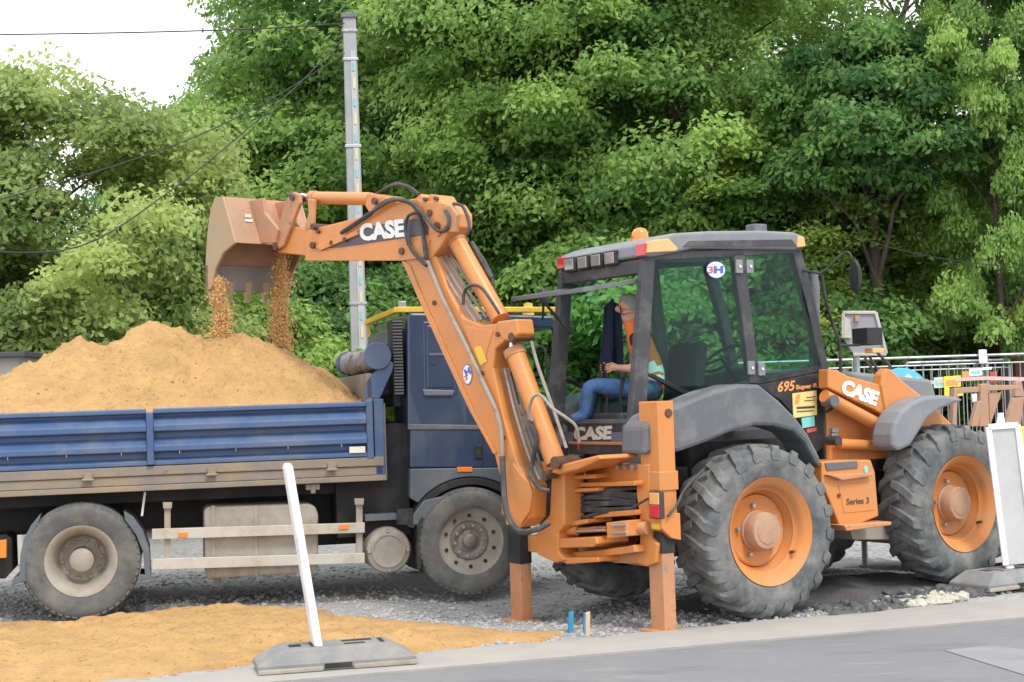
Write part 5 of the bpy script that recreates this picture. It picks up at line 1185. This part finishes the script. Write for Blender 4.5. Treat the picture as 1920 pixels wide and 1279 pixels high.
for s, e in ((1, 'l'), (-1, 'r')):
    nd('ear'+e, hc + Vector((-.015, s*.082, -.015)), (.012, .022), 'skin')
    nd('sho'+e, q(1204 if s > 0 else 1208, 627, s*.17), .068, 'torso'); nd('elb'+e, q(1212 if s > 0 else 1196, 692, s*.25), .046, 'skin'); nd('fore'+e, q(1190 if s > 0 else 1172, 692, s*.21), .042, 'skin')
    nd('wri'+e, q(1168 if s > 0 else 1156, 690, s*.16), .027, 'skin'); nd('palm'+e, q(1159 if s > 0 else 1148, 689, s*.15), (.035, .022), 'skin')
    hp = nodes['palm'+e][0]
    for i in range(4):
        b = hp + Vector((.03, s*(.012), .026-.019*i)); ln = (.042, .048, .045, .034)[i]
        nd('f%d0%s' % (i, e), b, .0095, 'skin'); nd('f%d1%s' % (i, e), b + Vector((ln*.6, -s*.012, -.004)), .0088, 'skin'); nd('f%d2%s' % (i, e), b + Vector((ln*.55, -s*.045, -.008)), .008, 'skin')
    nd('t0'+e, hp + Vector((.004, -s*.02, .032)), .011, 'skin'); nd('t1'+e, hp + Vector((.035, -s*.038, .036)), .009, 'skin')
    nd('hip'+e, q(1236, 734, s*.09), .098, 'jeans'); nd('kne'+e, q(1112 if s > 0 else 1122, 722, s*.15), .068, 'jeans'); nd('ank'+e, q(1104 if s > 0 else 1114, 778, s*.15), .05, 'jeans')
    nd('toe'+e, nodes['ank'+e][0] + Vector((.17, 0, -.06)), .04, 'boot')
edges = [('pelvis', 'spine'), ('spine', 'chest'), ('chest', 'upper'), ('upper', 'neck'), ('neck', 'skull0'), ('skull0', 'skull1'), ('skull1', 'skull2'), ('skull0', 'jaw'), ('skull1', 'nose'), ('skull1', 'brow')]
for e in 'lr':
    edges += [('skull1', 'ear'+e), ('upper', 'sho'+e), ('sho'+e, 'elb'+e), ('elb'+e, 'fore'+e), ('fore'+e, 'wri'+e), ('wri'+e, 'palm'+e), ('pelvis', 'hip'+e), ('hip'+e, 'kne'+e), ('kne'+e, 'ank'+e), ('ank'+e, 'toe'+e), ('palm'+e, 't0'+e), ('t0'+e, 't1'+e)]
    for i in range(4): edges += [('palm'+e, 'f%d0%s' % (i, e)), ('f%d0%s' % (i, e), 'f%d1%s' % (i, e)), ('f%d1%s' % (i, e), 'f%d2%s' % (i, e))]
keys = list(nodes); ix = {k: i for i, k in enumerate(keys)}
me = bpy.data.meshes.new('body'); me.from_pydata([nodes[k][0] for k in keys], [(ix[a], ix[b]) for a, b in edges], [])
tmp = bpy.data.objects.new('tmp', me); col.objects.link(tmp)
sk = tmp.modifiers.new('skin', 'SKIN'); sk.use_smooth_shade = True; sk.branch_smoothing = .4
for i, k in enumerate(keys):
    sv = me.skin_vertices[0].data[i]; sv.radius = nodes[k][1]; sv.use_root = (k == 'pelvis')
sb2 = tmp.modifiers.new('sub', 'SUBSURF'); sb2.levels = 2; sb2.render_levels = 2
dg = bpy.context.evaluated_depsgraph_get(); bme = bpy.data.meshes.new_from_object(tmp.evaluated_get(dg)); bpy.data.objects.remove(tmp)
MATI = {'skin': 0, 'torso': 1, 'jeans': 2, 'boot': 3}
bme.materials.clear()
for k in ('skin', 'tshirt', 'jeans', 'black'): bme.materials.append(M[k])
segs = [(nodes[a][0], nodes[b][0], nodes[a][2], nodes[b][2], a, b) for a, b in edges]
def near(p):
    best = None; bd = 9
    for a, b, pa, pb, ka, kb in segs:
        e = b-a; t = max(0, min(1, (p-a).dot(e)/max(1e-9, e.length_squared))); d = (p-a-e*t).length - (nodes[ka][1][0]*(1-t)+nodes[kb][1][0]*t)
        if d < bd:
            bd = d; thr = .5
            if ka.startswith('sho') and kb.startswith('elb'): thr = .62
            best = (pa if t < thr else pb, ka, kb)
    return best
vest_faces = []
for pl in bme.polygons:
    part, ka, kb = near(pl.center); pl.material_index = MATI[part]; pl.use_smooth = True
    if (ka in ('spine', 'chest', 'pelvis') and kb in ('spine', 'chest', 'upper')) or (ka == 'upper' and kb.startswith('sho')): vest_faces.append(tuple(pl.vertices))
DR = thing('person', PF, 'driver with short grey hair in orange vest and jeans working the levers', 'person', None, Vector((0, 0, nodes['pelvis'][0].z-.12)))
off = Matrix.Translation(Vector((0, 0, -(nodes['pelvis'][0].z-.12))))
bme.transform(off); body = bpy.data.objects.new('body', bme); col.objects.link(body); body.parent = DR
# vest: shell over the torso
bme.update(); vn = [v.normal.copy() for v in bme.vertices]; vc = [v.co.copy() for v in bme.vertices]
used = sorted({i for f in vest_faces for i in f}); rm = {o: n for n, o in enumerate(used)}
vme = bpy.data.meshes.new('vest'); vme.from_pydata([vc[i] + vn[i]*.014 for i in used], [], [tuple(rm[i] for i in f) for f in vest_faces])
vme.materials.append(M['vest']); vme.materials.append(M['reflect']); vme.materials.append(M['khaki'])
zc = (q(1215, 690, 0).z + off.translation.z, q(1215, 655, 0).z + off.translation.z)
for pl in vme.polygons:
    pl.use_smooth = True; z = pl.center.z
    if abs(z-zc[0]) < .03 or abs(z-zc[0]+.085) < .022: pl.material_index = 1
    elif pl.center.x < -.02 and z < zc[0]+.09 and z > zc[0]-.075: pl.material_index = 2
vo = bpy.data.objects.new('vest', vme); col.objects.link(vo); vo.parent = DR
sm = vo.modifiers.new('solid', 'SOLIDIFY'); sm.thickness = .008
# hair: cap on top and back of the head
hm = MB(PF); h0 = nodes['skull1'][0] + Vector((-.012, 0, .012)); n = 20; vs = []; fs = []
for i in range(9):
    th = R(8 + i*12.5)
    for k in range(n):
        a = 2*math.pi*k/n; d = Vector((math.sin(th)*math.cos(a), math.sin(th)*math.sin(a), math.cos(th)))
        lim = 1.0 if d.x < .25 or d.z > .62 else .80
        r = 1+.05*noise.noise(d*6)
        vs.append(h0 + Vector((d.x*.108*lim*r, d.y*.088*lim*r, d.z*.098*lim*r)))
for i in range(8):
    for k in range(n): fs.append((i*n+k, i*n+(k+1) % n, (i+1)*n+(k+1) % n, (i+1)*n+k))
fs.append(tuple(range(n))); hm.add(vs, fs); hm.build('hair', 'hair', DR, 0, True)
for s in (1, -1):
    em = MB(PF); em.lathe([(0, -.008), (.008, -.004), (.01, 0), (.008, .004), (0, .008)], hc + Vector((.082, s*.034, .006)), 1, 8); em.build('eye', 'ink', DR, 0, True)
    mb = MB(PF); hp = nodes['palm'+('l' if s > 0 else 'r')][0] + Vector((.045, -s*.015, 0))
    mb.tube([hp + Vector((.02, 0, -.42)), hp + Vector((.005, 0, -.1)), hp + Vector((0, 0, .045))], [.012, .012, .02], 8, sub=3); mb.build('hand_lever', 'black', BH, 0, True)
# jacket hung in the cab
mb = MB(MF); vs = []; fs = []; nu, nv = 14, 16
pa = MF.y(1148, 560, .45); pb = MF.y(1172, 690, .45)
for j in range(nv+1):
    for i in range(nu+1):
        u = i/nu; v = j/nv; w = .17+.05*v
        vs.append((pa.x + (u-.5)*w*1.0, .46+.035*math.sin(u*13+v*2)*(.3+v), pa.z + (pb.z-pa.z)*v - .05*abs(u-.5)*(1-v)*3))
for j in range(nv):
    for i in range(nu): fs.append((j*(nu+1)+i, j*(nu+1)+i+1, (j+1)*(nu+1)+i+1, (j+1)*(nu+1)+i))
mb.add(vs, fs); jk = tag(mb.build('jacket', 'checked', None, 0, True), 'dark checked jacket hanging inside the backhoe cab', 'jacket')
sm = jk.modifiers.new('solid', 'SOLIDIFY'); sm.thickness = .02

# ================================================================== POLE AND CABLES
PD = 22.5
def at(px, py, D): return CAM + ray(px, py)*D
pt = at(656, 28, PD); pbx = at(673, 660, PD)
t = thing('utility_pole', Frame((pbx.x, PD, 0), R(8)), 'grey concrete utility pole standing behind the truck', 'pole')
F0 = Frame((pbx.x, PD, 0), R(8)); zt = pt.z
mb = MB(F0)
def ring(z, w): return [(-w, -w*.8, z), (w, -w*.8, z), (w, w*.8, z), (-w, w*.8, z)]
mb.add(ring(-.5, .134) + ring(zt, .0935), [(0,1,5,4), (1,2,6,5), (2,3,7,6), (3,0,4,7), (4,5,6,7), (3,2,1,0)]); mb.build('shaft', 'concrete', t, .012)
mb = MB(F0); mb.add([(.0, -.1105, -.2), (.108, -.1105, -.2), (.075, -.0783, zt-.5), (.0, -.0783, zt-.5)], [(0,1,2,3)]); mb.v = [v + Vector((0, -.006, 0)) for v in mb.v]
mb.build('pale_strip', mat('pale_strip_paint', (.43, .43, .42), .8), t)
k = 0; z = zt-.8
while z > 1.5:
    f = (zt-z)/zt; x = .040+.014*f; y = -.0845-.032*f
    mb = MB(F0); mb.box((x-.018, y-.008, z), (x+.018, y+.004, z+(.16 if k % 2 else .12)))
    mb.build('paint_dash', mat('teal_dash', (.22, .45, .47), .8) if k == 0 else ('peg_t' if False else (DASH[0] if k % 2 == 0 else DASH[1])), t) if k else None
    if k == 0:
        DASH = (mat('teal_dash', (.25, .47, .49), .8), mat('yellow_dash', (.60, .55, .30), .8)); mb.build('paint_dash', DASH[0], t)
    z -= .26; k += 1
mb = MB(F0); mb.box((-.12, -.1, zt-.01), (.12, .1, zt+.06)); mb.build('cap', 'grey', t, .01)
for dz in (.2, .62, 1.9, 4.2):
    w = .098+.04*dz/zt; mb = MB(F0); mb.box((-w-.01, -w*.82-.01, zt-dz-.02), (w+.01, w*.82+.01, zt-dz+.02)); mb.build('clamp', 'steel', t, .004)
def cable(name, pts, label, r=.014, grp=None):
    mb = MB(W); mb.tube([at(*p) for p in pts], r, 6, sub=6); return tag(mb.build(name, 'cable', None, 0, True), label, 'cable', grp)
cable('overhead_cable', [(646, 44, PD), (480, 54, 22.2), (250, 61, 21.8), (-60, 66, 21)], 'topmost cable running level from the pole top to the left edge', .010)
cable('overhead_cable', [(643, 72, PD), (560, 158, 21.6), (460, 245, 20.6), (330, 350, 19.5), (150, 462, 18.2), (-60, 470, 17)], 'steep lower cable sagging from the pole down to the left', .009)
cable('overhead_cable', [(646, 100, PD), (600, 130, 22.1), (500, 190, 21.3), (370, 255, 20.3), (180, 322, 19), (-60, 390, 17.5)], 'upper of the two cables slanting left from the pole', .008)
cable('guy_wire', [(606, 486, 21.8), (632, 550, 22.1), (662, 640, PD)], 'thin stay wire slanting down to the concrete pole', .006)
cable('overhead_cable', [(1640, 455, 21.5), (1700, 472, 21), (1800, 490, 20), (1960, 508, 19)], 'single cable across the trees at right', .007)

# ================================================================== FENCE, SIGNS, HUTS
FD = 21.0; zf = at(1700, 671, FD).z
def fence(x0, x1, D, label, top):
    F = Frame(((x0+x1)/2, D, .03), R(1.0)); t = thing('fence_panel', F, label, 'fence', 'mobile steel fence panels'); h = (x1-x0)/2; top -= .03
    mb = MB(F); mb.tube([(-h, 0, .1), (-h, 0, top)], .021, 8); mb.build('post', 'steel', t, 0, True)
    mb = MB(F); mb.tube([(h, 0, .1), (h, 0, top)], .021, 8); mb.build('post', 'steel', t, 0, True)
    for z in (top, top-.11, .18): mb = MB(F); mb.tube([(-h, 0, z), (h, 0, z)], .02 if z != top-.11 else .012, 8); mb.build('rail', 'steel', t, 0, True)
    n = int((x1-x0)/.11)
    for k in range(1, n):
        x = -h + 2*h*k/n; mb = MB(F); mb.tube([(x, 0, .18), (x, 0, top-.11)], .0065, 5); mb.build('bar', 'steel', t)
    for s in (-h, h):
        mb = MB(F); mb.box((s-.35 if s < 0 else s-.1, -.12, -.02), (s+.1 if s < 0 else s+.35, .12, .12)); mb.build('foot', 'rubber_grey', t, .02)
    return t
X = lambda px, D: at(px, 700, D).x
fence(X(1362, FD), X(1600, FD), FD, 'steel fence panel behind the backhoe cab', zf)
fence(X(1604, FD), X(1843, FD), FD, 'steel fence panel carrying the yellow and white signs', zf)
fence(X(1850, FD), X(2100, FD), FD, 'steel fence panel at the right edge in front of the timber hut', zf)
fence(X(1700, FD+1.4), X(1893, FD+1.4), FD+1.4, 'steel fence panel standing behind the sign panel', zf-.05)
p = at(1843, 664, FD-.04); mb = MB(W); mb.box((p.x-.06, FD-.06, p.z-.13), (p.x+.05, FD-.03, p.z+.06)); tag(mb.build('post_cap', 'white', None, .012), 'white plastic cap clamp on the fence post', 'clamp')
def sign(name, px, D, mt, label, th=.012, extra=()):
    mb = MB(W); mb.plate(px, 1, D, th); o = mb.build(name, mt, None, .003); tag(o, label, 'sign'); ROOTI[o.name] = Matrix.Identity(4)
    for nm, pp, m_ in extra: mb = MB(W); mb.plate(pp, 1, D-.004, .004); mb.build(nm, m_, o)
    return o
sign('notice_board', [(1751, 708), (1771, 707), (1771, 727), (1751, 728)], FD-.05, mat('pale_mint_sign', (.55, .66, .62), .5), 'small pale mint notice on the fence', extra=[('print', [(1755, 712), (1761, 712), (1761, 723), (1755, 723)], 'teal'), ('print', [(1764, 711), (1768, 711), (1768, 723), (1764, 723)], 'teal')])
sign('warning_sign', [(1770, 706), (1802, 704), (1802, 725), (1780, 726), (1780, 745), (1771, 746)], FD-.07, 'signyellow', 'yellow warning board with orange centre on the fence', extra=[('print', [(1774, 713), (1796, 712), (1796, 722), (1774, 723)], 'decalorange')])
sign('warning_sign', [(1795, 732), (1806, 731), (1806, 742), (1795, 743)], FD-.05, 'signyellow', 'small yellow tag low on the fence')
sign('notice_board', [(1804, 697), (1819, 696), (1819, 711), (1804, 713)], FD-.05, 'decalorange', 'plain orange board on the fence')
sign('notice_board', [(1817, 692), (1842, 690), (1842, 704), (1817, 706)], FD-.06, 'whitedecal', 'white information board on the fence', extra=[('print', [(1821, 696), (1838, 695), (1838, 700), (1821, 701)], 'teal')])
sign('notice_board', [(1842, 689), (1860, 688), (1860, 693), (1842, 694)], FD-.08, 'whitedecal', 'narrow white strip sign beside the fence post')
sign('notice_board', [(1856, 698), (1870, 697), (1870, 716), (1856, 717)], FD+.3, 'red', 'dark red board behind the fence')
sign('notice_board', [(1822, 739), (1834, 738), (1833, 752), (1824, 755)], FD-.05, 'whitedecal', 'small white tag hanging low on the fence')
mb = MB(W); pts = [at(1640, 716, FD-.06), at(1750, 717, FD-.06), at(1800, 711, FD-.09), at(1850, 709, FD-.06), at(1960, 712, FD-.06)]
for i in range(len(pts)-1): mb.bar(pts[i], pts[i+1], .004, .05)
tag(mb.build('barrier_tape', mat('barrier_tape', (.75, .45, .42), .5, 0, .5, 14)), 'red and white barrier tape strung along the fence', 'tape')
# back of a square sign on a post behind the loader
SD = 15.2
gp = at(1606, 665, SD); t = thing('road_sign', Frame((gp.x, SD, 0), 0), 'grey back of a square road sign with white rim behind the loader', 'sign')
mb = MB(W); mb.plate([(1580, 587), (1641, 586), (1661, 662), (1600, 664), (1581, 634)], 1, SD-.06, .02); mb.build('panel', mat('dull_sign_back', (.30, .30, .31), .6, .2), t, .006)
for a, b in (((1580, 586), (1642, 586)), ((1642, 586), (1662, 663)), ((1662, 664), (1600, 665)), ((1581, 587), (1581, 634))):
    mb = MB(W); mb.bar(W.y(*a, SD-.07), W.y(*b, SD-.07), .03, .022, (0, 1, 0)); mb.build('rim', 'alu', t, .004)
mb = MB(W); mb.plate([(1582, 592), (1594, 600), (1597, 634), (1583, 634)], 1, SD-.09, .012); mb.build('rim_face', 'alu', t, .003)
mb = MB(W); mb.plate([(1603, 592), (1612, 592), (1612, 603), (1604, 604)], 1, SD-.10, .03); mb.build('rusty_clamp', 'hub', t, .005)
mb = MB(W); mb.tube([(gp.x, SD, -.1), (gp.x, SD, W.y(1606, 592, SD).z)], .03, 10); mb.build('post', 'steel', t, 0, True)
# blue round sign
BD = 15.0; c = at(1690, 742, BD); t = thing('road_sign', Frame((c.x, BD, 0), 0), 'light blue round sign with white arrow behind the loader arm', 'sign')
mb = disc_plate(W, 1, BD, c, .27, .27, .015, 40); mb.build('disc', 'skyblue', t, .004)
a = at(1712, 716, BD); mb = MB(W); mb.prism([Vector((a.x+dx, BD-.004, a.z+dz)) for dx, dz in ((-.09, .04), (-.02, -.02), (-.05, -.05), (.06, -.06), (.05, .05), (.02, .02), (-.05, .08))], (0, .003, 0)); mb.build('arrow', 'whitedecal', t)
mb = MB(W); mb.tube([(c.x, BD+.05, -.1), (c.x, BD+.05, c.z+.2)], .03, 10); mb.build('post', 'steel', t, 0, True)
# small buildings in the park
xh = at(0, 680, 18).x; F = Frame((xh, 18.0, 0), 0); zr_ = at(20, 664, 18).z
t = thing('garden_hut', F, 'pale hut with flat dark roof at the left edge', 'hut')
mb = MB(F); mb.box((-2.5, 0, 0), (.21, 2.5, zr_-.04)); mb.build('wall', 'plaster', t)
mb = MB(F); mb.box((-2.7, -.2, zr_-.04), (.35, 2.7, zr_+.02)); mb.build('roof', 'roofdark', t, .01)
mb = MB(F); mb.box((-1.6, -.02, .1), (-.7, .03, 1.95)); mb.build('door', 'wood', t)
xh = at(1903, 680, 23.5).x; F = Frame((xh, 23.5, 0), 0); zr_ = at(1900, 640, 23.5).z
t = thing('timber_hut', F, 'brown timber hut behind the fence at the right edge', 'hut')
for k in range(16):
    mb = MB(F); mb.box((k*.18, 0, 0), (k*.18+.172, .04, zr_)); mb.build('board', 'wood', t, .004)
mb = MB(F); mb.box((0, .04, 0), (2.9, 2.4, zr_)); mb.build('wall', 'wood', t)
mb = MB(F); mb.prism([(-.12, -.3, zr_), (3.1, -.3, zr_), (3.1, -.3, zr_+.12), (-.12, -.3, zr_+.12)], (0, 3, .5)); mb.build('roof', mat('hut_roof', (.15, .05, .05), .8), t, .01)

# ================================================================== SITE FURNITURE
def foot_base(F, t, sc_=1.0, mt='rubber_grey'):
    L_, Dp, h = .52*sc_, .22, .14
    mb = MB(F)
    mb.add([(-L_, -Dp, 0), (L_, -Dp, 0), (L_, Dp, 0), (-L_, Dp, 0), (-L_, -Dp, .05), (L_, -Dp, .05), (L_, Dp, .05), (-L_, Dp, .05), (-L_*.68, -Dp*.72, h), (L_*.68, -Dp*.72, h), (L_*.68, Dp*.72, h), (-L_*.68, Dp*.72, h)],
        [(3,2,1,0),(0,1,5,4),(1,2,6,5),(2,3,7,6),(3,0,4,7),(4,5,9,8),(5,6,10,9),(6,7,11,10),(7,4,8,11),(8,9,10,11)])
    b = mb.build('base', mt, t, .012)
    for (x0, x1, y0, y1) in ((-.30, -.22, -.05, .05), (-.16, -.12, -.09, .09), (.06, .26, .04, .10), (.06, .2, -.08, -.03), (.30, .33, -.09, .09)):
        mb = MB(F); mb.box((x0*sc_, y0, h-.02), (x1*sc_, y1, h+.002)); mb.build('slot', 'chassis', b)
    mb = MB(F); mb.box((-.09, -Dp-.003, .012), (.09, -Dp+.02, .045)); mb.build('notch', 'chassis', b)
    for x0, x1 in ((-.52, -.10), (.10, .52)):
        mb = MB(F); mb.box((x0*sc_, -Dp-.012, 0), (x1*sc_, -Dp+.05, .03)); mb.build('rim_pad', 'dusty', b, .006)
    return b
g = W.z(627, 1246, 0.01); F = Frame((g.x, g.y, .012), R(14))
t = thing('traffic_beacon', F, 'white beacon seen edge-on leaning left in a grey rubber foot', 'beacon')
foot_base(F, t)
fx = F.y(597, 1213, 0); fx2 = F.y(539, 873, 0)
mb = MB(F); a, b = Vector((fx.x, 0, .08)), Vector((fx2.x, 0, fx2.z)); mb.bar(a, b, .18, .055, (1, 0, 0)); mb.build('panel', 'white', t, .01)
mb = MB(F); mb.bar(a+(b-a)*.985, a+(b-a)*1.012, .14, .045, (1, 0, 0)); mb.build('panel_top', 'white', t, .012)
g = W.z(1885, 1112, .0); F = Frame((g.x, g.y, gz(g.x, g.y)+.02), R(30))
t = thing('traffic_beacon', F, 'grey backed beacon panel leaning in its foot at the right edge', 'beacon')
foot_base(F, t, .8, 'rubber_grey')
mb = MB(W); yv = g.y
mb.plate([(1853, 802), (1908, 797), (1940, 1056), (1886, 1060)], 1, yv-.02, .04); mb.build('panel', 'greylight' if False else mat('beacon_back', (.52, .51, .51), .5, 0, .06, 5, (.42, .4, .38), .4, 3), t, .006)
for aa, bb in (((1853, 801), (1886, 1060)), ((1908, 797), (1940, 1056)), ((1853, 801), (1909, 797))):
    mb = MB(W); mb.bar(W.y(*aa, yv-.025), W.y(*bb, yv-.025), .05, .022, (0, 1, 0)); mb.build('edge', 'white', t, .004)
mb = MB(W); mb.plate([(1869, 799), (1872, 775), (1882, 774), (1885, 797)], 1, yv-.01, .03); mb.build('handle', 'white', t, .004)
mb = MB(W); mb.plate([(1884, 1058), (1900, 1058), (1915, 1100), (1900, 1100)], 1, yv-.01, .04); mb.build('stem', 'white', t, .004)
g2 = W.z(1945, 1090, 0); F = Frame((g2.x, g2.y+.25, .0), R(30))
t = thing('traffic_beacon', F, 'yellow faced beacon just entering the right edge', 'beacon')
foot_base(F, t, .8); mb = MB(W); mb.plate([(1912, 800), (1965, 798), (1990, 1040), (1935, 1042)], 1, g2.y+.25, .04); mb.build('panel', 'signyellow', t, .006)
for px, py0, py1, mt, lb in ((1072, 1144, 1182, 'peg', 'blue painted survey peg left of the pair by the kerb'), (1103, 1147, 1190, 'rawwood', 'raw wooden survey peg with blue edge by the kerb')):
    g = W.z(px-3, py1, .0); z1 = W.y(px, py0, g.y).z; F = Frame((g.x, g.y, gz(g.x, g.y)), .3)
    t = thing('survey_peg', F, lb, 'peg', 'survey pegs by the kerb')
    mb = MB(F); mb.add([(-.018, -.014, -.05), (.018, -.014, -.05), (.018, .014, -.05), (-.018, .014, -.05), (-.006, -.014, z1), (.03, -.014, z1+.01), (.03, .014, z1+.01), (-.006, .014, z1)], [(3,2,1,0),(4,5,6,7),(0,1,5,4),(1,2,6,5),(2,3,7,6),(3,0,4,7)]); mb.build('stake', mt, t, .003)
    if mt == 'rawwood': mb = MB(F); mb.add([(-.026, -.015, .0), (-.018, -.016, .0), (-.006, -.016, z1), (-.014, -.015, z1), (-.026, .015, .0), (-.018, .016, .0), (-.006, .016, z1), (-.014, .015, z1)], [(0,1,2,3),(7,6,5,4),(0,3,7,4),(1,5,6,2),(3,2,6,7),(0,4,5,1)]); mb.build('blue_edge', 'peg', t)
